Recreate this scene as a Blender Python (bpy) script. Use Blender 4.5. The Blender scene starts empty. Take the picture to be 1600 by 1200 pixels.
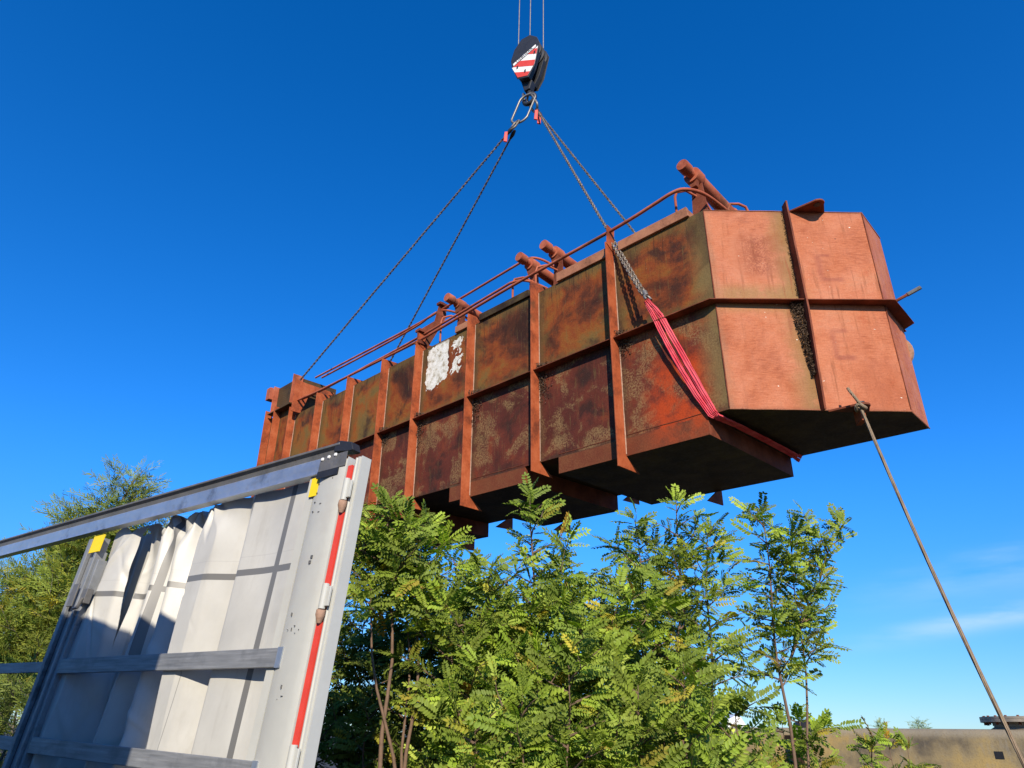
import bpy, bmesh, math, random
import numpy as np
from mathutils import Vector, Matrix
sc = bpy.context.scene
rad = math.radians

# ------------------------------------------------------------------ camera, sky, sun
cam_d = bpy.data.cameras.new('camera'); cam = bpy.data.objects.new('camera', cam_d); sc.collection.objects.link(cam)
R_ = Vector((0.99965732, -0.01214629, 0.02318837)); U_ = Vector((-0.02617695, -0.46384799, 0.88552798)); F_ = Vector((0, 0.88583154, 0.46400699))
cam.matrix_world = Matrix(((R_.x, U_.x, -F_.x, 0), (R_.y, U_.y, -F_.y, 0), (R_.z, U_.z, -F_.z, 1.7), (0, 0, 0, 1)))
cam_d.sensor_width = 36; cam_d.lens = 23.625; cam_d.clip_start = 0.05; cam_d.clip_end = 3000
sc.camera = cam
SUN_AZ, SUN_EL = 176.0, 27.0
w = bpy.data.worlds.new('World'); sc.world = w; w.use_nodes = True
wt = w.node_tree; wt.nodes.clear()
def wn(t): return wt.nodes.new(t)
out = wn('ShaderNodeOutputWorld'); bg = wn('ShaderNodeBackground'); bg.inputs['Strength'].default_value = 0.122
sky = wn('ShaderNodeTexSky'); sky.sky_type = 'NISHITA'; sky.sun_disc = False
sky.sun_elevation = rad(SUN_EL); sky.sun_rotation = rad(SUN_AZ)
sky.altitude = 300; sky.air_density = 1.0; sky.dust_density = 0.05; sky.ozone_density = 2.0
hs = wn('ShaderNodeHueSaturation'); hs.inputs['Saturation'].default_value = 1.155; hs.inputs['Value'].default_value = 1.0
tcw = wn('ShaderNodeTexCoord')
def wmath(op, a, b=None):
    n = wn('ShaderNodeMath'); n.operation = op
    for i, x in enumerate((a, b)):
        if x is None: continue
        if isinstance(x, (int, float)): n.inputs[i].default_value = x
        else: wt.links.new(x, n.inputs[i])
    return n.outputs[0]
def wdot(vec):
    n = wn('ShaderNodeVectorMath'); n.operation = 'DOT_PRODUCT'; n.inputs[1].default_value = vec
    wt.links.new(tcw.outputs['Generated'], n.inputs[0]); return n.outputs['Value']
c1 = Vector((0.43397102, 0.8942439, 0.10953079)); c2 = Vector((0.5913768, 0.7947332, 0.13664781))
bn = c1.cross(c2).normalized()
wnz = wn('ShaderNodeTexNoise'); wnz.inputs['Scale'].default_value = 9; wnz.inputs['Detail'].default_value = 6
mp = wn('ShaderNodeMapping'); mp.inputs['Scale'].default_value = (1, 1, 5); wt.links.new(tcw.outputs['Generated'], mp.inputs[0]); wt.links.new(mp.outputs[0], wnz.inputs['Vector'])
def band(nrm, off, width):
    d = wmath('SUBTRACT', wdot(nrm), off)
    d = wmath('ADD', d, wmath('MULTIPLY', wmath('SUBTRACT', wnz.outputs['Fac'], 0.5), width * 1.6))
    q = wmath('DIVIDE', d, width); return wmath('POWER', 2.718, wmath('MULTIPLY', wmath('MULTIPLY', q, q), -1.0))
side = wn('ShaderNodeMapRange'); side.inputs[1].default_value = 0.40; side.inputs[2].default_value = 0.60; wt.links.new(wdot((1, 0, 0)), side.inputs[0])
nzr = wn('ShaderNodeMapRange'); nzr.inputs[1].default_value = 0.3; nzr.inputs[2].default_value = 0.65; wt.links.new(wnz.outputs['Fac'], nzr.inputs[0])
m1 = wmath('MULTIPLY', wmath('MULTIPLY', band(bn, 0.0, 0.011), side.outputs[0]), wmath('MULTIPLY', nzr.outputs[0], 0.42))
m2 = wmath('MULTIPLY', wmath('MULTIPLY', band(bn, -0.045, 0.025), side.outputs[0]), wmath('MULTIPLY', nzr.outputs[0], 0.16))
m3 = wmath('MULTIPLY', wmath('MULTIPLY', band(bn, 0.17, 0.03), side.outputs[0]), wmath('MULTIPLY', nzr.outputs[0], 0.10))
cm = wmath('ADD', wmath('ADD', m1, m2), m3)
mx = wn('ShaderNodeMix'); mx.data_type = 'RGBA'; mx.inputs[7].default_value = (9, 9.5, 11, 1)
tn = wn('ShaderNodeMix'); tn.data_type = 'RGBA'; tn.blend_type = 'MULTIPLY'; tn.inputs[0].default_value = 1; tn.inputs[7].default_value = (0.70, 1.0, 1.52, 1)
wt.links.new(sky.outputs[0], tn.inputs[6]); wt.links.new(tn.outputs[2], hs.inputs['Color']); wt.links.new(hs.outputs[0], mx.inputs[6]); wt.links.new(cm, mx.inputs[0])
hz = wn('ShaderNodeMapRange'); hz.interpolation_type = 'SMOOTHSTEP'; hz.inputs[1].default_value = -0.02; hz.inputs[2].default_value = 0.34; hz.inputs[3].default_value = 0.58; hz.inputs[4].default_value = 1.0
wt.links.new(wdot((0, 0, 1)), hz.inputs[0]); hm = wn('ShaderNodeVectorMath'); hm.operation = 'SCALE'; wt.links.new(mx.outputs[2], hm.inputs[0]); wt.links.new(hz.outputs[0], hm.inputs['Scale'])
wt.links.new(hm.outputs[0], bg.inputs['Color']); wt.links.new(bg.outputs[0], out.inputs['Surface'])
sun_d = bpy.data.lights.new('sun', 'SUN'); sun_d.energy = 5.0; sun_d.angle = rad(0.5); sun_d.color = (1.0, 0.90, 0.74)
sun = bpy.data.objects.new('sun', sun_d); sc.collection.objects.link(sun)
S_ = Vector((math.sin(rad(SUN_AZ)) * math.cos(rad(SUN_EL)), math.cos(rad(SUN_AZ)) * math.cos(rad(SUN_EL)), math.sin(rad(SUN_EL))))
sun.rotation_euler = S_.to_track_quat('Z', 'Y').to_euler(); sun.location = (2, -20, 20)
sc.view_settings.view_transform = 'Standard'; sc.view_settings.look = 'None'; sc.view_settings.exposure = 0.3; sc.view_settings.gamma = 1
sc.render.engine = 'CYCLES'; sc.render.resolution_x = 1024; sc.render.resolution_y = 768
sc.cycles.max_bounces = 6; sc.cycles.transparent_max_bounces = 8

# ------------------------------------------------------------------ helpers
COL = sc.collection
class NT:
    """tiny node-tree helper"""
    def __init__(s, name):
        s.m = bpy.data.materials.new(name); s.m.use_nodes = True; s.t = s.m.node_tree
        s.b = s.t.nodes['Principled BSDF']; s.tc = s.n('ShaderNodeTexCoord'); s.obj = s.tc.outputs['Object']
        s.sx = None
    def n(s, t): return s.t.nodes.new(t)
    def put(s, sock, v):
        if v is None: return
        if isinstance(v, (int, float)): sock.default_value = v
        elif isinstance(v, tuple): sock.default_value = v if len(v) == len(sock.default_value) else tuple(v) + (1,)
        else: s.t.links.new(v, sock)
    def math(s, op, a, b=None, c=None, clamp=False):
        n = s.n('ShaderNodeMath'); n.operation = op; n.use_clamp = clamp
        for i, x in enumerate((a, b, c)): s.put(n.inputs[i], x)
        return n.outputs[0]
    def noise(s, scale, detail=5, rough=0.55, vec=None, w=None, dist=0.0, stretch=None):
        n = s.n('ShaderNodeTexNoise')
        if w is not None: n.noise_dimensions = '4D'; s.put(n.inputs['W'], w)
        n.inputs['Scale'].default_value = scale; n.inputs['Detail'].default_value = detail; n.inputs['Roughness'].default_value = rough; n.inputs['Distortion'].default_value = dist
        v = vec or s.obj
        if stretch:
            mp = s.n('ShaderNodeMapping'); mp.inputs['Scale'].default_value = stretch; s.t.links.new(v, mp.inputs[0]); v = mp.outputs[0]
        s.t.links.new(v, n.inputs['Vector']); return n.outputs['Fac']
    def rng(s, v, a, b, c=0.0, d=1.0, smooth=True):
        n = s.n('ShaderNodeMapRange'); n.interpolation_type = 'SMOOTHSTEP' if smooth else 'LINEAR'
        for i, x in enumerate((v, a, b, c, d)): s.put(n.inputs[i], x)
        return n.outputs[0]
    def mix(s, f, a, b, mode='MIX'):
        n = s.n('ShaderNodeMix'); n.data_type = 'RGBA'; n.blend_type = mode
        s.put(n.inputs[0], f); s.put(n.inputs[6], a); s.put(n.inputs[7], b); return n.outputs[2]
    def ramp(s, f, stops):
        n = s.n('ShaderNodeValToRGB'); e = n.color_ramp.elements
        while len(e) < len(stops): e.new(0.5)
        for i, (p, c) in enumerate(stops): e[i].position = p; e[i].color = tuple(c) + (1,)
        s.put(n.inputs[0], f); return n.outputs[0]
    def xyz(s, v=None):
        n = s.n('ShaderNodeSeparateXYZ'); s.t.links.new(v or s.obj, n.inputs[0]); return n.outputs
    def attr(s, name, what='Fac'):
        n = s.n('ShaderNodeAttribute'); n.attribute_name = name; return n.outputs[what]
    def boxmask(s, x, z, x0, x1, z0, z1, soft):
        a = s.rng(x, x0 - soft, x0 + soft); b = s.rng(x, x1 - soft, x1 + soft, 1.0, 0.0)
        c = s.rng(z, z0 - soft, z0 + soft); d = s.rng(z, z1 - soft, z1 + soft, 1.0, 0.0)
        return s.math('MULTIPLY', s.math('MULTIPLY', a, b), s.math('MULTIPLY', c, d))
    def done(s, col=None, rough=0.6, metal=0.0, bump=None, bs=0.3, bd=0.01, spec=0.4):
        s.put(s.b.inputs['Base Color'], col); s.put(s.b.inputs['Roughness'], rough); s.put(s.b.inputs['Metallic'], metal)
        s.b.inputs['Specular IOR Level'].default_value = spec
        if bump is not None:
            n = s.n('ShaderNodeBump'); n.inputs['Strength'].default_value = bs; n.inputs['Distance'].default_value = bd
            s.t.links.new(bump, n.inputs['Height']); s.t.links.new(n.outputs[0], s.b.inputs['Normal'])
        return s.m
def simple(name, col, rough=0.6, metal=0.0, var=0.25, scale=6, bump=0.15, spec=0.4, dirt=None):
    k = NT(name); a = k.noise(scale, 6); b = k.noise(scale * 9, 4)
    f = k.math('ADD', k.math('MULTIPLY', a, 0.7), k.math('MULTIPLY', b, 0.3))
    lo = tuple(c * (1 - var) for c in col); hi = tuple(min(1, c * (1 + var)) for c in col)
    c = k.ramp(f, [(0.3, lo), (0.7, hi)])
    if dirt: c = k.mix(k.rng(k.noise(scale * 0.6, 8, 0.65), 0.52, 0.68), c, dirt)
    return k.done(c, k.rng(b, 0.3, 0.7, rough * 0.85, min(1, rough * 1.15)), metal, f, bump, 0.006, spec)

class MB:
    def __init__(s): s.v = []; s.f = []; s.mi = []
    def add(s, vs, fs, mi=0):
        b = len(s.v); s.v += [tuple(p) for p in vs]; s.f += [tuple(i + b for i in f) for f in fs]; s.mi += [mi] * len(fs); return s
    def box(s, a, b, mi=0):
        x0, y0, z0 = a; x1, y1, z1 = b
        return s.add([(x0, y0, z0), (x1, y0, z0), (x1, y1, z0), (x0, y1, z0), (x0, y0, z1), (x1, y0, z1), (x1, y1, z1), (x0, y1, z1)],
                     [(0, 3, 2, 1), (4, 5, 6, 7), (0, 1, 5, 4), (1, 2, 6, 5), (2, 3, 7, 6), (3, 0, 4, 7)], mi)
    def prism(s, ax, poly, a, b, mi=0):
        def p(q, t):
            return {'x': (t, q[0], q[1]), 'y': (q[0], t, q[1]), 'z': (q[0], q[1], t)}[ax]
        n = len(poly)
        vs = [p(q, a) for q in poly] + [p(q, b) for q in poly]
        fs = [tuple(range(n)), tuple(range(2 * n - 1, n - 1, -1))] + [(i, i + n, (i + 1) % n + n, (i + 1) % n) for i in range(n)]
        return s.add(vs, fs, mi)
    def hexa(s, p):  # eight points bottom ring then top ring
        return s.add(p, [(0, 3, 2, 1), (4, 5, 6, 7), (0, 1, 5, 4), (1, 2, 6, 5), (2, 3, 7, 6), (3, 0, 4, 7)])
    def tube(s, pts, r, n=8, closed=False, cap=True, mi=0):
        pts = [Vector(p) for p in pts]; m = len(pts); rs = r if isinstance(r, (list, tuple)) else [r] * m
        b = len(s.v); up = None
        for i in range(m):
            if closed: t = pts[(i + 1) % m] - pts[i - 1]
            else: t = pts[min(i + 1, m - 1)] - pts[max(i - 1, 0)]
            t.normalize()
            if up is None:
                up = Vector((0, 0, 1)) if abs(t.z) < 0.9 else Vector((1, 0, 0))
            up = (up - t * up.dot(t)).normalized(); sd = t.cross(up)
            for k in range(n):
                a = 2 * math.pi * k / n; s.v.append(tuple(pts[i] + (up * math.cos(a) + sd * math.sin(a)) * rs[i]))
        for i in range(m if closed else m - 1):
            j = (i + 1) % m
            for k in range(n):
                s.f.append((b + i * n + k, b + i * n + (k + 1) % n, b + j * n + (k + 1) % n, b + j * n + k)); s.mi.append(mi)
        if cap and not closed:
            s.f.append(tuple(b + k for k in range(n))[::-1]); s.f.append(tuple(b + (m - 1) * n + k for k in range(n))); s.mi += [mi, mi]
        return s
    def lathe(s, prof, org, axis, n=24, mi=0):
        axis = Vector(axis).normalized(); up = Vector((0, 0, 1)) if abs(axis.z) < 0.9 else Vector((1, 0, 0))
        e1 = (up - axis * up.dot(axis)).normalized(); e2 = axis.cross(e1); b = len(s.v); org = Vector(org)
        for r, h in prof:
            for k in range(n):
                a = 2 * math.pi * k / n; s.v.append(tuple(org + axis * h + (e1 * math.cos(a) + e2 * math.sin(a)) * r))
        for i in range(len(prof) - 1):
            for k in range(n):
                s.f.append((b + i * n + k, b + i * n + (k + 1) % n, b + (i + 1) * n + (k + 1) % n, b + (i + 1) * n + k)); s.mi.append(mi)
        return s
    def build(s, name, mats, parent=None, smooth=None, bevel=0.0, label=None):
        me = bpy.data.meshes.new(name); me.from_pydata(s.v, [], s.f)
        mats = mats if isinstance(mats, (list, tuple)) else [mats]
        for m in mats: me.materials.append(m)
        me.polygons.foreach_set('material_index', s.mi)
        bm = bmesh.new(); bm.from_mesh(me); bmesh.ops.recalc_face_normals(bm, faces=bm.faces); bm.to_mesh(me); bm.free()
        if smooth is not None:
            me.shade_smooth(); me.set_sharp_from_angle(angle=rad(smooth))
        o = bpy.data.objects.new(name, me); COL.objects.link(o)
        if parent: o.parent = parent
        if bevel:
            md = o.modifiers.new('bevel', 'BEVEL'); md.width = bevel; md.segments = 2; md.limit_method = 'ANGLE'; md.angle_limit = rad(40)
        if label: o['label'] = label
        return o
def tag(o, label, cat, group=None):
    o['label'] = label; o['category'] = cat
    if group: o['group'] = group
    return o
def empty(name, mat=None, loc=None):
    o = bpy.data.objects.new(name, None); COL.objects.link(o); o.empty_display_size = 0.3
    if mat is not None: o.matrix_world = mat
    if loc is not None: o.location = loc
    return o
def frame(B, O): return Matrix(((B[0][0], B[0][1], B[0][2], O[0]), (B[1][0], B[1][1], B[1][2], O[1]), (B[2][0], B[2][1], B[2][2], O[2]), (0, 0, 0, 1)))
def arc(c, r, a0, a1, n): return [(c[0] + r * math.cos(rad(a0 + (a1 - a0) * i / n)), c[1] + r * math.sin(rad(a0 + (a1 - a0) * i / n))) for i in range(n + 1)]
rnd = random.Random(7)

# ------------------------------------------------------------------ ground
k = NT('dirt'); c = k.ramp(k.noise(0.8, 10, 0.65), [(0.3, (0.028, 0.024, 0.018)), (0.55, (0.050, 0.042, 0.03)), (0.75, (0.035, 0.042, 0.016))])
dirt = k.done(c, 0.95, 0, k.noise(9, 8), 0.6, 0.05)
g = MB().add([(-600, -600, 0), (600, -600, 0), (600, 900, 0), (-600, 900, 0)], [(0, 1, 2, 3)]).build('ground', dirt); g['kind'] = 'structure'

# ------------------------------------------------------------------ rust materials
def rust_side():
    k = NT('rusted_panel_paint'); pan = k.attr('pan'); W = k.math('MULTIPLY', pan, 53.0)
    x, y, z = k.xyz()
    upper = k.rng(z, -1.69, -1.66)
    uv = k.tc.outputs['UV']; u, v, _ = k.xyz(uv)
    nA = k.noise(0.95, 9, 0.62, w=W, dist=0.5); nB = k.noise(1.5, 8, 0.6, w=k.math('ADD', W, 9.0), dist=0.4)
    nC = k.noise(3.2, 8, 0.68, w=k.math('ADD', W, 21.0)); fine = k.noise(34, 5, 0.7); streak = k.noise(5, 6, 0.6, stretch=(5, 1, 0.45), w=W)
    eu = k.math('MINIMUM', u, k.math('SUBTRACT', 1.0, u)); ev = k.math('MINIMUM', v, k.math('SUBTRACT', 1.0, v))
    edge = k.math('MINIMUM', eu, ev)
    edge = k.math('ADD', edge, k.math('MULTIPLY', k.math('SUBTRACT', nC, 0.5), 0.5))
    up = k.ramp(nA, [(0.34, (0.040, 0.017, 0.011)), (0.43, (0.10, 0.030, 0.014)), (0.49, (0.22, 0.052, 0.015)), (0.54, (0.24, 0.080, 0.018)), (0.60, (0.18, 0.100, 0.028)), (0.70, (0.12, 0.085, 0.030))])
    lo = k.ramp(nA, [(0.32, (0.042, 0.017, 0.011)), (0.44, (0.090, 0.024, 0.016)), (0.54, (0.125, 0.030, 0.018)), (0.62, (0.20, 0.045, 0.018)), (0.72, (0.36, 0.066, 0.017))])
    speck = k.math('MULTIPLY', k.rng(nB, 0.49, 0.56), k.rng(k.math('ADD', fine, k.math('MULTIPLY', nC, 0.4)), 0.58, 0.80))
    lo = k.mix(k.math('MULTIPLY', speck, 0.70), lo, (0.26, 0.165, 0.07))
    up = k.mix(k.math('MULTIPLY', k.rng(edge, 0.19, 0.02), 0.75), up, (0.125, 0.085, 0.028))
    col = k.mix(upper, lo, up)
    # dark stains and soot
    col = k.mix(k.math('MULTIPLY', k.rng(nB, 0.46, 0.34), 0.85), col, (0.035, 0.018, 0.014))
    col = k.mix(k.math('MULTIPLY', k.rng(k.math('ADD', edge, k.math('MULTIPLY', v, 0.04)), 0.08, -0.06), 0.75), col, (0.040, 0.028, 0.018))
    col = k.mix(k.math('MULTIPLY', k.rng(streak, 0.55, 0.70), 0.45), col, (0.17, 0.11, 0.04))
    drip = k.noise(8, 6, 0.6, stretch=(3.2, 1, 0.22), w=k.math('ADD', W, 3.0)); dm = k.math('MULTIPLY', k.rng(drip, 0.52, 0.66), k.rng(v, 0.25, 0.95))
    col = k.mix(k.math('MULTIPLY', dm, 0.7), col, (0.045, 0.022, 0.014))
    wl = k.math('MULTIPLY', k.rng(eu, 0.11, 0.0), k.rng(nC, 0.38, 0.56)); col = k.mix(k.math('MULTIPLY', wl, 0.8), col, (0.075, 0.048, 0.026))
    col = k.mix(k.rng(k.noise(75, 2, 0.5), 0.70, 0.75), col, (0.42, 0.30, 0.20))
    # fresh red-orange scuffs in the lower bay beside the sling
    sc1 = k.boxmask(x, z, -1.25, -0.20, -3.62, -2.3, 0.25)
    col = k.mix(k.math('MULTIPLY', sc1, k.rng(nC, 0.36, 0.60)), col, (0.42, 0.055, 0.014))
    hop = k.rng(z, -3.34, -3.37)
    col = k.mix(k.math('MULTIPLY', hop, 0.45), col, (0.27, 0.06, 0.022))
    # olive algae along the front corner edge
    al = k.math('MULTIPLY', k.rng(k.math('ADD', x, k.math('MULTIPLY', nC, 0.5)), -0.22, 0.18), k.rng(z, -3.4, -3.2))
    col = k.mix(k.math('MULTIPLY', k.math('MULTIPLY', al, k.rng(nA, .38, .56, .25, .95)), 0.85), col, (0.20, 0.135, 0.052))
    # flaked white paint patch
    d = k.math('ADD', k.math('MULTIPLY', k.noise(4.2, 7, 0.6, dist=1.2), 0.8), k.math('MULTIPLY', k.noise(11, 4), 0.2))
    d = k.math('MULTIPLY', k.math('SUBTRACT', d, 0.5), 2.6)
    b1 = k.rng(k.math('ADD', k.boxmask(x, k.math('ADD', z, k.math('MULTIPLY', x, -0.10)), -6.77, -6.10, -0.34, 0.60, 0.09), d), 0.30, 0.34)
    b2 = k.rng(k.math('ADD', k.math('MULTIPLY', k.boxmask(x, z, -6.0, -5.60, -0.95, -0.10, 0.14), 0.66), d), 0.53, 0.57)
    lim = k.boxmask(x, z, -6.86, -5.50, -1.10, -0.04, 0.03); b1 = k.math('MULTIPLY', b1, lim); b2 = k.math('MULTIPLY', b2, lim)
    wp = k.math('MAXIMUM', b1, b2)
    col = k.mix(wp, col, k.ramp(k.noise(7, 6, .65), [(0.36, (0.34, 0.28, 0.19)), (0.46, (0.62, 0.58, 0.48)), (0.58, (0.76, 0.73, 0.65))]))
    col = k.mix(0.55, col, k.ramp(fine, [(0.30, (0.62, 0.62, 0.62)), (0.65, (1.2, 1.2, 1.2))]), 'MULTIPLY')
    h = k.math('ADD', k.math('MULTIPLY', fine, 0.35), k.math('ADD', nA, k.math('MULTIPLY', wp, 0.3)))
    return k.done(col, k.rng(nC, 0.3, 0.7, 0.6, 0.9), 0, h, 0.45, 0.03, 0.12)
def rust_nose():
    k = NT('faded_red_oxide_paint'); x, y, z = k.xyz(); uv = k.tc.outputs['UV']; u, v, _ = k.xyz(uv)
    t = k.math('ADD', k.math('MULTIPLY', x, 0.704), k.math('MULTIPLY', y, 0.71))  # metres along the slanted front
    br = k.noise(7, 7, 0.65, stretch=(1, 1, 9)); nA = k.noise(1.2, 8, 0.6, dist=0.4); nB = k.noise(2.8, 8, 0.65); fine = k.noise(45, 4, 0.6)
    f = k.math('ADD', k.math('MULTIPLY', br, 0.45), k.math('ADD', k.math('MULTIPLY', nA, 0.75), -0.10))
    col = k.ramp(f, [(0.36, (0.31, 0.085, 0.036)), (0.45, (0.42, 0.130, 0.059)), (0.56, (0.47, 0.165, 0.082)), (0.68, (0.45, 0.185, 0.10))])
    col = k.mix(k.math('MULTIPLY', k.rng(nB, 0.60, 0.72), 0.45), col, (0.32, 0.07, 0.03))
    gl = k.math('MULTIPLY', k.rng(u, 0.30, 0.50), k.rng(u, 0.49, 0.512, 1.0, 0.0))
    gl = k.math('MULTIPLY', gl, k.rng(k.math('ADD', nB, k.math('MULTIPLY', gl, 0.25)), 0.42, 0.68))
    col = k.mix(k.math('MULTIPLY', gl, 0.8), col, (0.21, 0.135, 0.05))
    bl = k.math('MULTIPLY', k.boxmask(u, z, 0.0, 0.52, -1.80, -1.38, 0.12), k.rng(nB, 0.30, 0.52))
    col = k.mix(k.math('MULTIPLY', bl, 0.75), col, (0.27, 0.16, 0.065))
    el = k.math('MULTIPLY', k.rng(k.math('ADD', u, k.math('MULTIPLY', nB, 0.12)), 0.12, 0.04), 0.6)
    col = k.mix(el, col, (0.25, 0.13, 0.07))
    runs = k.noise(6, 7, 0.62, stretch=(2.6, 2.6, 0.20)); rm_ = k.math('MULTIPLY', k.rng(runs, 0.52, 0.66), k.rng(nA, 0.35, 0.6))
    col = k.mix(k.math('MULTIPLY', rm_, 0.7), col, (0.25, 0.08, 0.034))
    ed = k.math('MINIMUM', k.math('ABSOLUTE', z), k.math('MINIMUM', k.math('ABSOLUTE', k.math('SUBTRACT', z, -1.672)), k.math('ABSOLUTE', k.math('ADD', z, 3.3476))))
    em = k.math('MULTIPLY', k.rng(k.math('ADD', ed, k.math('MULTIPLY', nB, 0.16)), 0.16, 0.05), k.rng(fine, 0.35, 0.6)); col = k.mix(k.math('MULTIPLY', em, 0.85), col, (0.18, 0.055, 0.027))
    # scraped dark patch and faded letter ghosts
    blot = k.math('MULTIPLY', k.boxmask(u, z, 0.20, 0.40, -1.20, -0.45, 0.12), k.rng(k.math('ADD', fine, k.math('MULTIPLY', nB, .5)), 0.62, 0.85))
    col = k.mix(k.math('MULTIPLY', blot, 0.85), col, (0.21, 0.055, 0.03))
    uu = k.math('ADD', u, k.math('MULTIPLY', k.math('SUBTRACT', nB, 0.5), 0.05)); zz = k.math('ADD', z, k.math('MULTIPLY', k.math('SUBTRACT', br, 0.5), 0.10))
    g = None
    for (a, b, c_, d) in ((0.645, 0.675, -1.25, -0.80), (0.645, 0.79, -1.28, -1.21), (0.66, 0.74, -0.84, -0.79), (0.64, 0.665, -2.55, -2.10), (0.65, 0.76, -2.58, -2.50), (0.645, 0.74, -2.14, -2.08)):
        m_ = k.boxmask(uu, zz, a, b, c_, d, 0.02); g = m_ if g is None else k.math('MAXIMUM', g, m_)
    col = k.mix(k.math('MULTIPLY', g, k.rng(nB, 0.3, 0.6, 0.25, 0.85)), col, (0.27, 0.075, 0.045))
    st = k.math('MULTIPLY', k.boxmask(u, z, 0.80, 0.98, -3.3, -2.6, 0.07), k.rng(br, 0.4, 0.6))
    col = k.mix(k.math('MULTIPLY', st, 0.6), col, (0.30, 0.075, 0.03))
    col = k.mix(k.rng(k.noise(15, 2, 0.4, stretch=(1, 1, 2)), 0.77, 0.785), col, (0.70, 0.60, 0.48))
    col = k.mix(k.rng(k.noise(17, 3, 0.5), 0.73, 0.77), col, (0.20, 0.07, 0.04))
    col = k.mix(0.5, col, k.ramp(fine, [(0.3, (0.72, 0.72, 0.72)), (0.65, (1.15, 1.15, 1.15))]), 'MULTIPLY')
    h = k.math('ADD', k.math('MULTIPLY', br, 0.5), k.math('ADD', k.math('MULTIPLY', nA, 4.0), k.math('MULTIPLY', fine, 0.3)))
    return k.done(col, k.rng(nB, 0.3, 0.7, 0.5, 0.8), 0, h, 0.3, 0.02, 0.15)
def rust_bar(name, a, b, c, dirt=(0.10, 0.05, 0.025)):
    k = NT(name); n1 = k.noise(2.4, 8, 0.62); n2 = k.noise(26, 5, 0.6)
    col = k.ramp(k.math('ADD', k.math('MULTIPLY', n1, 0.75), k.math('MULTIPLY', n2, 0.25)), [(0.36, a), (0.5, b), (0.64, c)])
    col = k.mix(k.math('MULTIPLY', k.rng(k.noise(1.3, 9, 0.7), 0.54, 0.68), 0.7), col, dirt)
    return k.done(col, k.rng(n2, 0.3, 0.7, 0.6, 0.85), 0, n2, 0.3, 0.006, 0.15)
M = {}
M['side'] = rust_side(); M['nose'] = rust_nose()
M['rib'] = rust_bar('orange_rust_paint', (0.15, 0.038, 0.018), (0.35, 0.080, 0.028), (0.45, 0.125, 0.050))
M['flange'] = rust_bar('dull_red_shade_paint', (0.085, 0.024, 0.014), (0.17, 0.046, 0.022), (0.26, 0.078, 0.04))  # dull red, darkened further to put shade on belt, nose rib, hopper ends
M['top'] = rust_bar('pink_brown_paint', (0.20, 0.085, 0.045), (0.36, 0.15, 0.08), (0.42, 0.19, 0.10), (0.13, 0.09, 0.04))
M['ram'] = rust_bar('ram_red_paint', (0.25, 0.06, 0.03), (0.38, 0.10, 0.05), (0.46, 0.15, 0.08))
M['under'] = rust_bar('underside_shade_brown', (0.022, 0.014, 0.009), (0.042, 0.026, 0.014), (0.075, 0.052, 0.022), (0.015, 0.010, 0.007))  # darkened so the colour itself carries the deep shade under the tank
M['weld'] = simple('chalky_weld', (0.36, 0.22, 0.15), 0.9, 0, 0.4, 20)
M['litter'] = simple('dead_leaf_litter', (0.075, 0.045, 0.026), 0.95, 0, 0.6, 30)
M['chain'] = simple('weathered_chain_steel', (0.20, 0.165, 0.125), 0.5, 0.45, 0.4, 14, dirt=(0.11, 0.065, 0.035))
M['steel'] = simple('worn_steel', (0.20, 0.185, 0.165), 0.45, 0.6, 0.3, 8)
M['black'] = simple('black_paint', (0.018, 0.018, 0.02), 0.55, 0, 0.35, 9, spec=0.5)
M['white'] = simple('white_paint', (0.78, 0.77, 0.73), 0.5, 0, 0.08, 8)
M['signal'] = simple('signal_red', (0.62, 0.055, 0.035), 0.5, 0, 0.12, 8)
M['alu'] = simple('dull_aluminium', (0.46, 0.49, 0.53), 0.42, 0.75, 0.16, 3, dirt=(0.22, 0.23, 0.25))
M['gutter'] = simple('grey_gutter', (0.15, 0.145, 0.14), 0.55, 0.3, 0.25, 3, dirt=(0.10, 0.10, 0.095))
M['panel'] = simple('pale_grey_panel', (0.46, 0.46, 0.42), 0.5, 0, 0.06, 2.2, 0.05, spec=.25, dirt=(0.44, 0.43, 0.39))
M['yellow'] = simple('yellow_pad', (0.80, 0.58, 0.01), 0.6, 0, 0.08, 5)
M['pillar'] = simple('dull_pillar_steel', (0.24, 0.25, 0.26), 0.5, 0.25, 0.2, 4, spec=.3, dirt=(0.10, 0.10, 0.105)); M['rubber'] = simple('black_rubber', (0.012, 0.012, 0.013), 0.8, 0, 0.4, 12)

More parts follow.
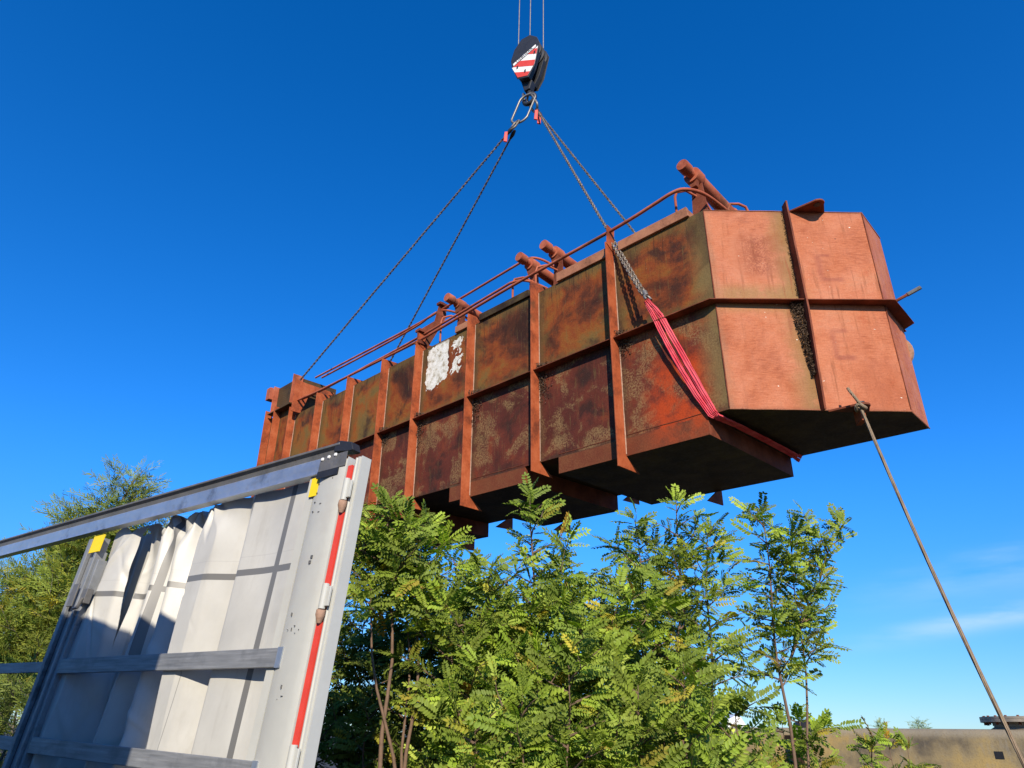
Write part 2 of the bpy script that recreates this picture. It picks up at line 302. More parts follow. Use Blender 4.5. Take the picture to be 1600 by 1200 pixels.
# ------------------------------------------------------------------ hanging steel tank
TB = [[0.7038084827116607, 0.7102260137967278, -0.015252179828469188], [-0.7096649143606536, 0.7019586252935235, -0.06024780246210523], [-0.03208315739755189, 0.05322685132935, 0.9980669182519613]]
TO = (2.91430152983634, 8.0, 9.042566694064663)
TM = frame(TB, TO)
tank = empty('steel_tank', TM)
tag(tank, 'long rusty red steel tank with ribbed sides and slanted nose hanging from the crane', 'steel tank')
ZM, ZB, W = -1.672, -3.3476, 2.66
NX, NY = 1.7397, 1.769; EX = 1.7168
RIBS = [-1.7407, -3.4957, -5.2597, -6.9807, -8.2651, -9.7314, -11.1802, -12.6108]
XEND = -14.1
def hull():
    v = []; f = []; mi = []; uv = []; pan = []
    def quad(p, m, pv, uvs=((0, 0), (1, 0), (1, 1), (0, 1))):
        b = len(v); v.extend(p); f.append((b, b + 1, b + 2, b + 3)); mi.append(m); uv.extend(uvs); pan.append(pv)
    xs = [0.0] + RIBS
    for i in range(len(xs) - 1):
        a, b = xs[i + 1], xs[i]
        quad([(a, 0, ZB), (b, 0, ZB), (b, 0, ZM), (a, 0, ZM)], 0, rnd.random())
        quad([(a, 0, ZM), (b, 0, ZM), (b, 0, 0), (a, 0, 0)], 0, rnd.random())
    zt = 0.28
    for (a, b) in ((-13.55, RIBS[-1]), (XEND, -13.55)):
        quad([(a, 0, ZB), (b, 0, ZB), (b, 0, ZM), (a, 0, ZM)], 0, rnd.random()); quad([(a, 0, ZM), (b, 0, ZM), (b, 0, zt), (a, 0, zt)], 0, rnd.random())
    P = [(0, 0), (NX, NY), (EX, W)]
    for z0, z1 in ((ZB, ZM), (ZM, 0)):
        v0, v1 = (0, 0.5) if z0 == ZB else (0.5, 1)
        for i in range(2):
            (x0, y0), (x1, y1) = P[i], P[i + 1]; u0, u1 = ((0, 1) if i == 0 else (1.02, 1.5))
            quad([(x0, y0, z0), (x1, y1, z0), (x1, y1, z1), (x0, y0, z1)], 1, rnd.random(), ((u0, v0), (u1, v0), (u1, v1), (u0, v1)))
        quad([(EX, W, z0), (XEND, W, z0), (XEND, W, z1), (EX, W, z1)], 0, rnd.random())
    quad([(XEND, W, ZB), (XEND, 0, ZB), (XEND, 0, zt), (XEND, W, zt)], 0, 0.3)
    X8 = RIBS[-1]
    quad([(X8, 0, 0), (X8, W, 0), (X8, W, zt), (X8, 0, zt)], 0, 0.2); quad([(X8, W, 0), (XEND, W, 0), (XEND, W, zt), (X8, W, zt)], 0, 0.5)
    quad([(XEND, 0, zt), (X8, 0, zt), (X8, W, zt), (XEND, W, zt)], 0, 0.6)
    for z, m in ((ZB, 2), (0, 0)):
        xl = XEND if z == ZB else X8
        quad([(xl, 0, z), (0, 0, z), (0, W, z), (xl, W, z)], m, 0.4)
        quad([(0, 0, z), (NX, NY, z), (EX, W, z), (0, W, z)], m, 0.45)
    me = bpy.data.meshes.new('hull'); me.from_pydata(v, [], f)
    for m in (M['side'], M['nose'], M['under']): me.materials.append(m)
    me.polygons.foreach_set('material_index', mi)
    l = me.uv_layers.new(name='UVMap'); l.data.foreach_set('uv', [c for p in uv for c in p])
    a = me.attributes.new('pan', 'FLOAT', 'FACE'); a.data.foreach_set('value', pan)
    o = bpy.data.objects.new('hull', me); COL.objects.link(o); o.parent = tank
    return o
hull()
# hoppers hanging under the floor
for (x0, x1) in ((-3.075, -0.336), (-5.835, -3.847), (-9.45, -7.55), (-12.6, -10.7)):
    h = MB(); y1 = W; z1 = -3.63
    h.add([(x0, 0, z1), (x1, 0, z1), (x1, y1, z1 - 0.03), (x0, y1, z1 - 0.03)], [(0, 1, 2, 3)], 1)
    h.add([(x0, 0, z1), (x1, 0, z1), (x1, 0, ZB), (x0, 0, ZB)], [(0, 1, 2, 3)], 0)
    h.add([(x1, 0, z1), (x1, y1, z1 - 0.03), (x1, y1, ZB), (x1, 0, ZB)], [(0, 1, 2, 3)], 2)  # darker paint on the end faces holds their shade
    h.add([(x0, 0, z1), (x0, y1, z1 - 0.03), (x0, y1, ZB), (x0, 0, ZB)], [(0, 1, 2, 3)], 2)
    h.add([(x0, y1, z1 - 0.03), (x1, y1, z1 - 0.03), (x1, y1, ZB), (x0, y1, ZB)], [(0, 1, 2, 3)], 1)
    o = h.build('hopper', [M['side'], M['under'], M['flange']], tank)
# transverse ribs with flared feet (near and far side)
for i, x in enumerate(RIBS + [-13.55, XEND + 0.02]):
    hop = x in (RIBS[0], RIBS[2], RIBS[4], RIBS[6]); zb = -3.63 if hop else ZB
    zt = 0.0 if i < 8 else 0.28
    t = 0.012
    for s in (0, 1):
        Y = (lambda y: y) if s == 0 else (lambda y: W - y)
        zz = zb if s == 0 else zb - (0.03 if hop else 0)
        pl = [(Y(0.0), zt), (Y(0.0), zz), (Y(0.33), zz - 0.215), (Y(-0.215), zz - 0.20), (Y(-0.215), zt + 0.17)] + ([(Y(0.33), zt + 0.20)] if i < 8 else [(Y(0.0), zt + 0.17)])
        MB().prism('x', pl, x - t, x + t).build('rib', M['rib'], tank, bevel=0.004)
    if i < 8:
        wd = MB(); pts = [(x + t + 0.003, -0.006, zt - 0.02 - (zt - zb - 0.04) * j / 24 + rnd.uniform(-.004, .004)) for j in range(25)]
        wd.tube(pts, [0.011 + rnd.uniform(-.003, .003) for _ in pts], 5); wd.build('weld_seam', M['weld'], tank)
# horizontal stiffener round the belt
D = 0.172
fl = MB(); xs = [0.0] + RIBS + [-13.55, XEND]
for i in range(len(xs) - 1):
    fl.box((xs[i + 1] + 0.0125, -D, ZM - 0.012), (xs[i] - (0.0125 if i else 0), -0.0005, ZM))
fl.hexa([(0, 0, ZM - .012), (0, -D, ZM - .012), (NX + .165, NY - .072, ZM - .012), (NX + 0.001, NY, ZM - .012), (0, 0, ZM), (0, -D, ZM), (NX + .165, NY - .072, ZM), (NX + 0.001, NY, ZM)])
fl.hexa([(NX + 0.001, NY, ZM - .012), (NX + .165, NY - .072, ZM - .012), (EX + .17, W - .03, ZM - .012), (EX + 0.001, W + 0.08, ZM - .012), (NX + 0.001, NY, ZM), (NX + .165, NY - .072, ZM), (EX + .17, W - .03, ZM), (EX + 0.001, W + .08, ZM)])
fl.box((XEND, W + .0005, ZM - .012), (EX, W + D, ZM))
fl.build('belt_stiffener', M['flange'], tank)
# vertical stiffener on the slanted nose
tx, ty = NX / math.hypot(NX, NY), NY / math.hypot(NX, NY); nx, ny = ty, -tx
def nose(t, d, z): return (tx * t + nx * d, ty * t + ny * d, z)
TN = 0.506 * math.hypot(NX, NY); dn = 0.19
nr = MB()
nr.hexa([nose(TN - .013, 0.0005, ZB - .02), nose(TN - .013, dn * .55, ZB - .02), nose(TN + .013, dn * .55, ZB - .02), nose(TN + .013, 0.0005, ZB - .02),
         nose(TN - .013, 0.0005, ZM - .2), nose(TN - .013, dn, ZM - .2), nose(TN + .013, dn, ZM - .2), nose(TN + .013, 0.0005, ZM - .2)])
nr.hexa([nose(TN - .013, 0.0005, ZM - .2), nose(TN - .013, dn, ZM - .2), nose(TN + .013, dn, ZM - .2), nose(TN + .013, 0.0005, ZM - .2),
         nose(TN - .013, 0.0005, 0.09), nose(TN - .013, dn * .8, 0.09), nose(TN + .013, dn * .8, 0.09), nose(TN + .013, 0.0005, 0.09)])
nr.build('nose_stiffener', M['flange'], tank)  # darker paint stands in for the shade on this stiffener
for (p, q) in (((0, 0), (0, 0)), ((NX, NY), (NX, NY))):
    wd = MB(); pts = [(p[0], p[1] - .002, -0.02 - 3.3 * j / 30) for j in range(31)]; wd.tube(pts, [0.009 + rnd.uniform(-.002, .003) for _ in pts], 5); wd.build('weld_seam', M['flange'], tank)
wd = MB()
for (x0, x1) in ((-3.07, -0.2), (-5.83, -3.85)):
    wd.tube([(x0 + (x1 - x0) * j / 20, -0.001, ZB + 0.045 + rnd.uniform(-.004, .004)) for j in range(21)], 0.007, 5)
wd.build('weld_seam', M['flange'], tank)
lip = MB(); pl_ = [(0, -.003, ZB)] + [(NX * j / 14, NY * j / 14 - .003, ZB + rnd.uniform(-.003, .003)) for j in range(1, 15)] + [(EX + .003, W, ZB)]; lip.tube(pl_, .010, 6); lip.build('weld_seam', M['nose'], tank, 60); lip = MB(); lip.tube([(p[0], p[1], -.004 + rnd.uniform(-.003, .003)) for p in pl_], .009, 6); lip.build('weld_seam', M['nose'], tank, 60)
# lugs at the nose: flat plates with an eye
for z, zs in ((-0.012, 1), (ZB + 0.004, -1)):
    lg = MB(); t0, t1 = 1.34, 1.95
    outl = [(t0, 0.0)] + [(1.70 + .11 * math.cos(rad(a)), 0.19 + .11 * math.sin(rad(a))) for a in (150, 120, 90, 60, 30, 0)] + [(t1 - .05, 0.0)]
    hole = [(1.72 + .045 * math.cos(rad(a)), .19 + .045 * math.sin(rad(a))) for a in range(0, 360, 45)]
    n = len(outl)
    lg.add([nose(t, d, z) for t, d in outl] + [nose(t, d, z + .03 * zs) for t, d in outl], [tuple(range(n)), tuple(range(n, 2 * n))] + [(i, (i + 1) % n, (i + 1) % n + n, i + n) for i in range(n)])
    lug = lg.build('lifting_lug', M['flange'], tank, bevel=.004)
    MB().lathe([(.0, 0), (.05, 0), (.05, .05), (0, .05)], nose(1.70, .19, z - .01), (0, 0, 1), 14).build('eye', M['black'], lug)
    if zs < 0: MB().hexa([nose(1.68, 0, z - .22), nose(1.68, .16, z - .2), nose(1.75, .16, z - .2), nose(1.75, 0, z - .22), nose(1.68, 0, z - .03), nose(1.68, .16, z - .03), nose(1.75, .16, z - .03), nose(1.75, 0, z - .03)]).build('web', M['rib'], lug)
# threaded rod and round cover at the far nose corner
rod = MB(); rod.tube([(1.715, 1.80, -1.655), (1.84, 1.86, -1.63), (2.17, 2.01, -1.465)], .024, 8); rod.build('drain_rod', M['flange'], tank, 40); MB().tube([(2.02, 1.942, -1.54), (2.19, 2.02, -1.455)], .032, 8).build('rod_end', M['steel'], tank, 40)
MB().lathe([(0, 0), (.30, 0), (.30, .06), (.25, .07), (.25, .1), (0, .12)], (1.47, W + .002, -2.06), (0, 1, 0), 28).build('round_cover', M['weld'], tank, 40)
# hatch frames on the deck
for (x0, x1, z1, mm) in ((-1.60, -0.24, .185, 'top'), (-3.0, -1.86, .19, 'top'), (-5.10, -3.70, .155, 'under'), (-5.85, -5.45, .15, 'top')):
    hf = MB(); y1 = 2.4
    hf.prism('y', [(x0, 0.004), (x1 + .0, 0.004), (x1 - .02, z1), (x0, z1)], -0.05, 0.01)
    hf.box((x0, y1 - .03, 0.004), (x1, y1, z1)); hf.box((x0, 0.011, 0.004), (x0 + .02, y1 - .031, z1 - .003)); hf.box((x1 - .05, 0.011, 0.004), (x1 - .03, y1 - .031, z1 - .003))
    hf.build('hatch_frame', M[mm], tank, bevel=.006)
# hydraulic rams lying across the deck
for (x, r, yb, yend) in ((-0.30, .15, .36, 1.75), (-3.45, .135, .40, 1.5), (-4.08, .135, .36, 1.5), (-6.33, .12, .36, 1.4)):
    zc = 1.12; ram = MB()
    ram.lathe([(0.03, 0), (r * .96, 0), (r, .04), (r, .20), (r * .86, .22), (r * .86, yend - yb - .1), (r, yend - yb - .08), (r, yend - yb), (0, yend - yb)], (x, yb, zc), (0, 1, -.08), 20)
    rm = ram.build('hydraulic_ram', M['ram'], tank, 40)
    MB().lathe([(0, 0), (.10, 0), (.105, .02), (.105, .18), (.08, .20), (.08, .34)], (x, yb - .30, zc + .025), (0, 1, -.08), 16).build('rod', M['ram'], rm, 40)
    MB().prism('y', [(x - .05, zc - .24), (x + .05, zc - .24), (x + .09, zc - .10), (x - .09, zc - .10)], yb + .02, yb + .1).build('collar', M['flange'], rm)
    for y in (yb + .14, yend - .25):
        MB().prism('y', [(x - .16, 0.002), (x + .16, 0.002), (x + .10, zc - .14), (x - .10, zc - .14)], y, y + .03).build('cradle', M['flange'], rm)
    MB().tube([(x + .16, yend - .5, .25), (x + .16, yend - .5, .82), (x + .20, yend - .48, .92), (x + .28, yend - .32, .97), (x + .34, yend - .18, .95), (x + .36, yend - .15, .84), (x + .36, yend - .15, .2)], .024, 8).build('feed_pipe', M['ram'], rm, 50)
    MB().tube([(x - .22, .12, .02), (x - .22, .12, .62), (x - .19, .14, .72), (x - .10, .3, .80), (x + .02, .7, .74), (x + .05, .85, .55)], .022, 8).build('feed_pipe', M['ram'], rm, 50)
# pipe runs along the edge
def pipe(pts, r=.026):
    # smooth through the points
    P = [Vector(p) for p in pts]; out_ = []
    for i in range(len(P) - 1):
        p0, p1, p2, p3 = P[max(i - 1, 0)], P[i], P[i + 1], P[min(i + 2, len(P) - 1)]
        for j in range(6):
            t = j / 6; out_.append(0.5 * ((2 * p1) + (p2 - p0) * t + (2 * p0 - 5 * p1 + 4 * p2 - p3) * t * t + (3 * p1 - p0 - 3 * p2 + p3) * t ** 3))
    out_.append(P[-1]); MB().tube(out_, r, 8).build('hydraulic_pipe', M['ram'], tank, 60)
pipe([(-12.6, -.12, .34), (-11.1, -.1, .285), (-9, -.1, .255), (-7.0, -.1, .235), (-5.4, -.1, .31), (-3.84, -.1, .385), (-1.65, -.1, .435), (-.82, -.1, .50), (-.45, -.1, .535), (-.25, -.02, .545), (-.10, .3, .56), (-.02, .8, .52), (0.05, 1.3, .42)], .030)
pipe([(-12.75, .0, .42), (-11.4, .0, .345), (-9.3, .0, .37), (-7.5, .0, .40), (-6.16, .0, .455), (-4.6, .0, .535), (-4.2, .03, .57), (-3.95, .2, .56), (-3.8, .6, .5)])
pipe([(-12.75, .5, 1.335), (-8.27, .5, 1.262), (-6.81, .5, 1.30), (-4.75, .5, 1.375), (-4.33, .5, 1.385), (-4.1, .55, 1.36), (-3.95, .8, 1.30), (-3.85, 1.3, 1.15)])
pipe([(-12.37, .5, 1.215), (-9.5, .5, 1.19), (-8.0, .5, 1.21), (-7.55, .5, 1.27), (-7.2, .5, 1.29), (-6.85, .52, 1.20), (-6.5, .7, 1.0), (-6.3, .9, .75)])
for x, zt in ((RIBS[0], .50), (RIBS[3], .33)):
    br = MB(); br.prism('x', [(-.20, .14), (-.02, .03), (.04, zt + .02), (-.16, zt + .05)], x + .013, x + .026); pb = br.build('pipe_bracket', M['rib'], tank)
cl = MB(); x = RIBS[3]
cl.prism('x', [(-.15, .15), (.15, .15), (.62, 1.1), (.62, 1.36), (.40, 1.36), (.30, .9), (-.16, .45)], x - .055, x - .03)
cl.box((x - .10, -.18, .12), (x + .06, .06, .20)); cl.box((x - .12, -.17, .44), (x + .04, .08, .50)); cl.box((x - .09, .36, 1.36), (x + .05, .64, 1.42))
cl.tube([(x - .03, -.04, .10), (x - .03, -.04, .55)], .02, 6); cl.tube([(x - .03, .50, 1.1), (x - .03, .50, 1.48)], .02, 6)
cl.build('pipe_clamp', M['flange'], tank)
# raised steelwork at the far left end
eb = MB(); x = -12.4
eb.prism('x', [(-.26, -.02), (-.26, .93), (.05, .90), (.95, .88), (.95, .80), (.20, .62), (.12, .30), (.02, .06), (.02, -.02)], x - .02, x + .02)
eb.build('end_bracket', M['rib'], tank, bevel=.005)
ub = MB(); ub.box((-13.9, -.004, .282), (-12.72, 1.2, 1.17)); ub.box((-13.98, -.20, .30), (-12.66, -.005, .325)); ub.build('end_box', M['side'], tank)
for a_, b2_ in (((-14.15, -.26, .78), (-13.925, .12, 1.15)), ((-12.68, -.22, .326), (-12.66, .1, 1.2)), ((-13.922, -.16, .326), (-13.90, .05, 1.2))): MB().box(a_, b2_).build('end_fitting', M['ram'], tank, bevel=.01)
# dead leaves caught on the stiffeners
dl = MB(); r2 = random.Random(3)
def litter(p, size):
    q = Vector(p); a = Vector((r2.gauss(0, 1), r2.gauss(0, 1), r2.gauss(0, 1))).normalized(); b = a.cross(Vector((r2.gauss(0, 1), r2.gauss(0, 1), r2.gauss(0, 1)))).normalized()
    s = size * r2.uniform(.6, 1.4); dl.add([q - a * s, q + b * s * .4, q + a * s, q - b * s * .4 + a.cross(b) * s * .3], [(0, 1, 2), (0, 2, 3)])
for _ in range(1500):
    z = ZM - .02 - 1.15 * r2.random() ** 1.3; wd_ = .17 * (1 - (ZM - z) / 1.5); litter(nose(TN - .02 - wd_ * r2.random(), .012 + .10 * r2.random() * (1 - r2.random() * .5), z), .017)
for _ in range(250): litter(nose(TN - .02 - .03 * r2.random(), .01 + .02 * r2.random(), -1.6 * r2.random()), .012)
for i, x in enumerate(RIBS[:6]):
    for _ in range(260):
        d = abs(r2.gauss(0, .22)); litter((x + .02 + d, -.01 - .14 * r2.random(), ZM + .01 + max(0, .13 - d * .25) * r2.random()), .019)
    for _ in range(300):
        d = abs(r2.gauss(0, .12)); litter((x + .02 + d, -.008 - .03 * r2.random(), ZM - .03 - abs(r2.gauss(0, .24 if i in (1, 2, 3) else .12))), .018)
    for _ in range(60):
        d = abs(r2.gauss(0, .25)); litter((x - .02 - d, -.01 - .09 * r2.random(), ZM + .01 + .05 * r2.random()), .014)
o = dl.build('dead_leaves', M['litter'], tank); o['kind'] = 'stuff'

# ------------------------------------------------------------------ crane block, ropes, rings
HB = Vector((0.25, 11.9, 0))
phi = rad(33)  # front plate faces back-left of the lens axis
pr = Vector((math.cos(phi), -math.sin(phi), 0)); pn = Vector((-math.sin(phi), -math.cos(phi), 0)); pz = Vector((0, 0, 1))
HBM = Matrix(((pr.x, pn.x, 0, .25), (pr.y, pn.y, 0, 11.9), (pr.z, pn.z, 1, 17.5), (0, 0, 0, 1)))
block = empty('crane_hook_block', HBM); tag(block, 'black crane hook block with red and white striped plate at the top', 'hook block')
body_poly = [(-.40, -.10), (-.22, -.66), (.12, -.80), (.30, -.48), (.46, .30), (.36, .62), (.14, .86), (-.12, .86), (-.34, .58), (-.44, .2)]
fp = MB(); fp.prism('y', body_poly, .235, .255); fp.build('side_plate', M['black'], block, bevel=.01)
fp = MB(); fp.prism('y', body_poly, -.255, -.235); fp.build('side_plate', M['black'], block, bevel=.01)
for y in (-.16, 0, .16):
    MB().lathe([(0, -.055), (.40, -.055), (.42, -.05), (.38, 0), (.42, .05), (.40, .055), (0, .055)], (0, y, .34), (0, 1, 0), 26).build('sheave', M['black'], block, 40)
wt_ = MB(); wt_.prism('y', [(-.20, -.62), (.10, -.74), (.24, -.45), (.38, .1), (-.36, -.08)], -.225, -.08); wt_.prism('y', [(-.20, -.62), (.10, -.74), (.24, -.45), (.38, .1), (-.36, -.08)], .08, .225)
wt_.build('ballast_cheek', M['black'], block, bevel=.01)
# striped warning plate: white pentagon, red bars, name strip with lettering
plate_poly = [(-.385, -.13), (.405, .22), (.30, -.42), (.10, -.74), (-.20, -.62)]
wp = MB(); wp.prism('y', plate_poly, .256, .262); wpo = wp.build('warning_plate', M['white'], block)
def clip(poly, a, b, c):   # keep ax+bz<=c
    o_ = []
    for i in range(len(poly)):
        p, q = poly[i], poly[(i + 1) % len(poly)]; dp = a * p[0] + b * p[1] - c; dq = a * q[0] + b * q[1] - c
        if dp <= 0: o_.append(p)
        if dp * dq < 0: t = dp / (dp - dq); o_.append((p[0] + (q[0] - p[0]) * t, p[1] + (q[1] - p[1]) * t))
    return o_
rb = MB(); a_, b_ = 0.50, 0.866
for (c0, c1) in ((-.66, -.46), (-.28, -.08), (.12, .30)):
    q = clip(clip(plate_poly, a_, b_, c1), -a_, -b_, -c0)
    if len(q) > 2: rb.prism('y', q, .2625, .266)
rb.build('red_bars', M['signal'], wpo)
ns = MB(); ns.prism('y', [(-.34, -.075), (.35, .235), (.33, .325), (-.36, .015)], .256, .262); nso = ns.build('name_strip', M['white'], block)
tc = bpy.data.curves.new('lettering', 'FONT'); tc.body = 'LIEBHERR'; tc.size = .125; tc.align_x = 'CENTER'; tc.align_y = 'CENTER'; tc.extrude = .002; tc.space_character = 1.05
to = bpy.data.objects.new('lettering_curve', tc); COL.objects.link(to); bpy.context.view_layer.update()
me = bpy.data.meshes.new_from_object(to.evaluated_get(bpy.context.evaluated_depsgraph_get())); bpy.data.objects.remove(to)
ang = math.atan2(.31, .69)
# text x -> local (cos,0,sin), text y -> local z ; front is +y looking from outside so x runs the same way as lens-right
tm = Matrix(((math.cos(ang), -math.sin(ang), 0, -.005), (0, 0, 1, .264), (math.sin(ang), math.cos(ang), 0, .125), (0, 0, 0, 1)))
me.transform(tm); me.materials.clear(); me.materials.append(M['black'])
lo_ = bpy.data.objects.new('lettering', me); COL.objects.link(lo_); lo_.parent = nso
for (x, z) in ((-.22, -.22), (.02, -.52), (.30, .02)): MB().prism('y', [(x - .025, z - .06), (x + .025, z - .05), (x + .03, z + .06), (x - .02, z + .05)], .2665, .27).build('slot', M['black'], wpo)
MB().prism('y', [(-.10, .84), (.08, .84), (.10, .98), (.04, 1.08), (-.06, 1.08), (-.12, .98)], -.05, .05).build('rope_socket', M['weld'], block, bevel=.01)
MB().prism('y', [(-.20, -.62), (.14, -.74), (.06, -1.02), (-.10, -1.02)], -.10, .10).build('hook_yoke', M['black'], block, bevel=.02)
hk = MB(); cz_ = -1.30
pts = [(0, 0, -.98), (0.0, 0, -1.08), (.07, 0, -1.14)] + [(.0 + .16 * math.cos(rad(a)), 0, cz_ + .16 * math.sin(rad(a))) for a in range(50, -215, -20)]
hk.tube(pts, [.06, .06, .06] + [.07 - .002 * i for i in range(len(pts) - 3)], 10); hk.build('hook', M['black'], block, 50)
MB().box((-.20, -.03, -1.30), (-.15, .03, -.98)).build('safety_latch', M['steel'], block)
for (a, b, lab) in (((-.063, 11.9, 17.9), (-.13, 11.75, 45), 'left thin steel hoist rope running up from the hook block'), ((.243, 11.9, 18.5), (.25, 11.75, 45), 'middle steel hoist rope fixed to the top of the hook block'), ((.611, 11.9, 17.9), (.56, 11.75, 45), 'right thin steel hoist rope running up from the hook block')):
    o = MB().tube([a, b], .014, 6).build('hoist_rope', M['steel']); tag(o, lab, 'rope', 'hoist ropes above the hook block')
def oval(c, e1, e2, L, Wd, r, n=28):
    c, e1, e2 = Vector(c), Vector(e1).normalized(), Vector(e2).normalized(); p = []
    for i in range(n):
        a = 2 * math.pi * i / n; h = (L - Wd) / 2 * (1 if math.sin(a) > 0 else -1)
        p.append(c + e1 * (Wd / 2 * math.cos(a)) + e2 * (h + Wd / 2 * math.sin(a)))
    return MB().tube(p, r, 8, closed=True)
o = oval((.11, 11.85, 15.80), (.93, -.35, -.1), (.30, -.1, .95), 1.0, .42, .030).build('master_ring', M['steel'], None, 60); tag(o, 'large oval steel ring leaning left under the hook', 'ring')
o = oval((.33, 11.9, 16.08), (.3, -.95, .1), (-.35, .1, .9), .62, .26, .034).build('master_ring', M['steel'], None, 60); tag(o, 'small oval steel ring leaning right under the hook', 'ring')

# ------------------------------------------------------------------ chains and sling
def T(p): return TM @ Vector(p)
def chain_geo(mb, a, b, wire=.0125, pitch=.062, width=.06):
    a, b = Vector(a), Vector(b); L = (b - a).length; n = int(L / pitch); t = (b - a).normalized()
    up = Vector((0, 0, 1)); up = (up - t * up.dot(t)).normalized(); sd = t.cross(up)
    hl = (pitch + 2 * wire) / 2; hw = width / 2 - wire
    for i in range(n):
        c = a + t * ((i + .5) * L / n); e = up if i % 2 else sd
        rot = math.sin(i * .37) * .25 + .78; e = (e * math.cos(rot) + t.cross(e) * math.sin(rot)).normalized(); p = []
        for q in range(12):
            an = 2 * math.pi * q / 12; h = (hl - hw) * (1 if math.sin(an) > 0 else -1); p.append(c + e * (hw * math.cos(an)) + t * (h + hw * math.sin(an)))
        mb.tube(p, wire, 5, closed=True)
PL = Vector((-.15, 11.86, 15.12)); PR = Vector((.44, 11.86, 15.80))
n_at = T((-12.62, -.12, .86)); f_at = T((-13.7, 2.45, .35)); n_sl = T((-1.0, -.27, -1.22)); f_sl = T((-1.1, 2.92, -1.25))
def chain(a, b, lab, double_from=None, hook_end=True, tags=True):
    mb = MB(); chain_geo(mb, a, b)
    if double_from:
        a2 = Vector(a).lerp(Vector(b), double_from); off = Vector((-.07, -.02, -.02)); chain_geo(mb, a2 + off, Vector(b) + off * .8)
    o = mb.build('lifting_chain', M['chain'], None, 60); tag(o, lab, 'chain', 'lifting chains from the hook to the tank')
    t = (Vector(b) - Vector(a)).normalized()
    hk = MB(); c = Vector(a); hk.tube([c - t * .02, c + t * .10, c + t * .22], [.035, .055, .03], 8); hk.build('shortening_hook', M['black'], o, 50)
    if tags:
        rt = MB(); c = Vector(a) + t * .18 + Vector((-.05, -.08, -.06)); rt.hexa([c + Vector(q) for q in ((-.05, -.02, -.32), (.04, -.02, -.34), (.04, .02, -.34), (-.05, .02, -.32), (-.03, -.02, 0), (.05, -.02, .02), (.05, .02, .02), (-.03, .02, 0))])
        rt.build('red_tag', M['signal'], o, bevel=.01)
    return o
chain(PL, n_at, 'steel chain from the oval ring to the near left end of the tank')
chain(PL + Vector((.05, .1, 0)), f_at, 'steel chain from the oval ring dropping behind the tank at its left', tags=False)
cpl = oval((-.10, 11.87, 15.22), (.8, -.5, .2), (.35, .1, .9), .34, .16, .026).build('coupling_link', M['chain'], bpy.data.objects['lifting_chain'], 60)
c3 = chain(PR, n_sl, 'steel chain crossing the near top edge down to the red sling', .80)
hk = MB(); t = (n_sl - PR).normalized(); hk.tube([n_sl - t * .05, n_sl + t * .06], [.05, .04], 8)
sdv = t.cross(Vector((0, 0, 1))).normalized()
hk.tube([n_sl + t * .03 + sdv * (.06 * math.cos(rad(a))) + t * (.09 + .07 * math.sin(rad(a))) for a in range(-200, 60, 20)], .022, 8); hk.build('sling_hook', M['steel'], c3, 50)
chain(PR + Vector((.04, .1, .02)), f_sl, 'steel chain passing behind the tank deck near the slanted nose')
k = NT('pink_red_webbing'); n1 = k.noise(4, 5); n2 = k.noise(60, 3, 0.6); c = k.ramp(n1, [(0.35, (0.60, 0.045, 0.065)), (0.6, (0.74, 0.11, 0.13))]); webbing = k.done(c, 0.85, 0, k.math('ADD', n1, k.math('MULTIPLY', n2, .4)), .4, .01, .2)
sling_pts = [(-.99, -.27, -1.34), (-.93, -.20, -1.50), (-.875, -.155, -1.67), (-.75, -.13, -2.05), (-.57, -.09, -2.55), (-.40, -.05, -3.0), (-.25, -.025, -3.35), (-.20, .06, -3.40), (-.16, .5, -3.405), (-.14, 1.3, -3.41), (-.15, 2.1, -3.405), (-.18, 2.64, -3.395), (-.24, 2.69, -3.34), (-.6, 2.72, -2.55), (-.95, 2.82, -1.67), (-1.08, 2.92, -1.34)]
def strand(off0, off1, w0, w1, seed):
    rr = random.Random(seed); mb = MB(); P = [Vector(p) for p in sling_pts]; n = len(P); fine_ = []
    for i in range(n - 1):
        for j in range(5): fine_.append((P[i].lerp(P[i + 1], j / 5), (i + j / 5) / (n - 1)))
    fine_.append((P[-1], 1)); m = len(fine_); prof = []
    for i, (p, s) in enumerate(fine_):
        t = (fine_[min(i + 1, m - 1)][0] - fine_[max(i - 1, 0)][0]).normalized()
        # outward normal of the hull at this place
        if s < .43: nn = Vector((0, -1, 0))
        elif s < .47: nn = Vector((0, -.7, -.7))
        elif s < .72: nn = Vector((0, 0, -1))
        else: nn = Vector((0, 1, 0))
        sdn = t.cross(nn).normalized(); nn = sdn.cross(t).normalized()
        spread = math.sin(math.pi * min(1, s / .46)) if s < .46 else .3
        o_ = off0 + (off1 - off0) * spread; ww = (w0 + (w1 - w0) * spread) * (1 + rr.uniform(-.08, .08))
        c = p + sdn * o_ + nn * rr.uniform(0, .006)
        ring = [c + sdn * ww * (-1 + q / 4.5) + nn * ((.012 if q % 2 else .0095) * (1 if 0 < q < 9 else .3) + .006 * math.sin(i * .31 + q * 1.9 + seed)) for q in range(10)] + [c + sdn * ww * .4 - nn * .010, c - sdn * ww * .4 - nn * .010]
        prof.append([tuple(q) for q in ring])
    v = [q for r in prof for q in r]; f = []
    for i in range(m - 1):
        for q in range(12): f.append((i * 12 + q, i * 12 + (q + 1) % 12, (i + 1) * 12 + (q + 1) % 12, (i + 1) * 12 + q))
    f += [tuple(range(12)), tuple(range((m - 1) * 12, m * 12))]
    return mb.add(v, f)
sling = empty('round_sling', TM); tag(sling, 'pink red fabric round sling wrapped under the tank nose', 'sling')
strand(-.022, -.065, .024, .050, 1).build('strand', webbing, sling, 50); strand(.022, .055, .024, .044, 2).build('strand', webbing, sling, 50)

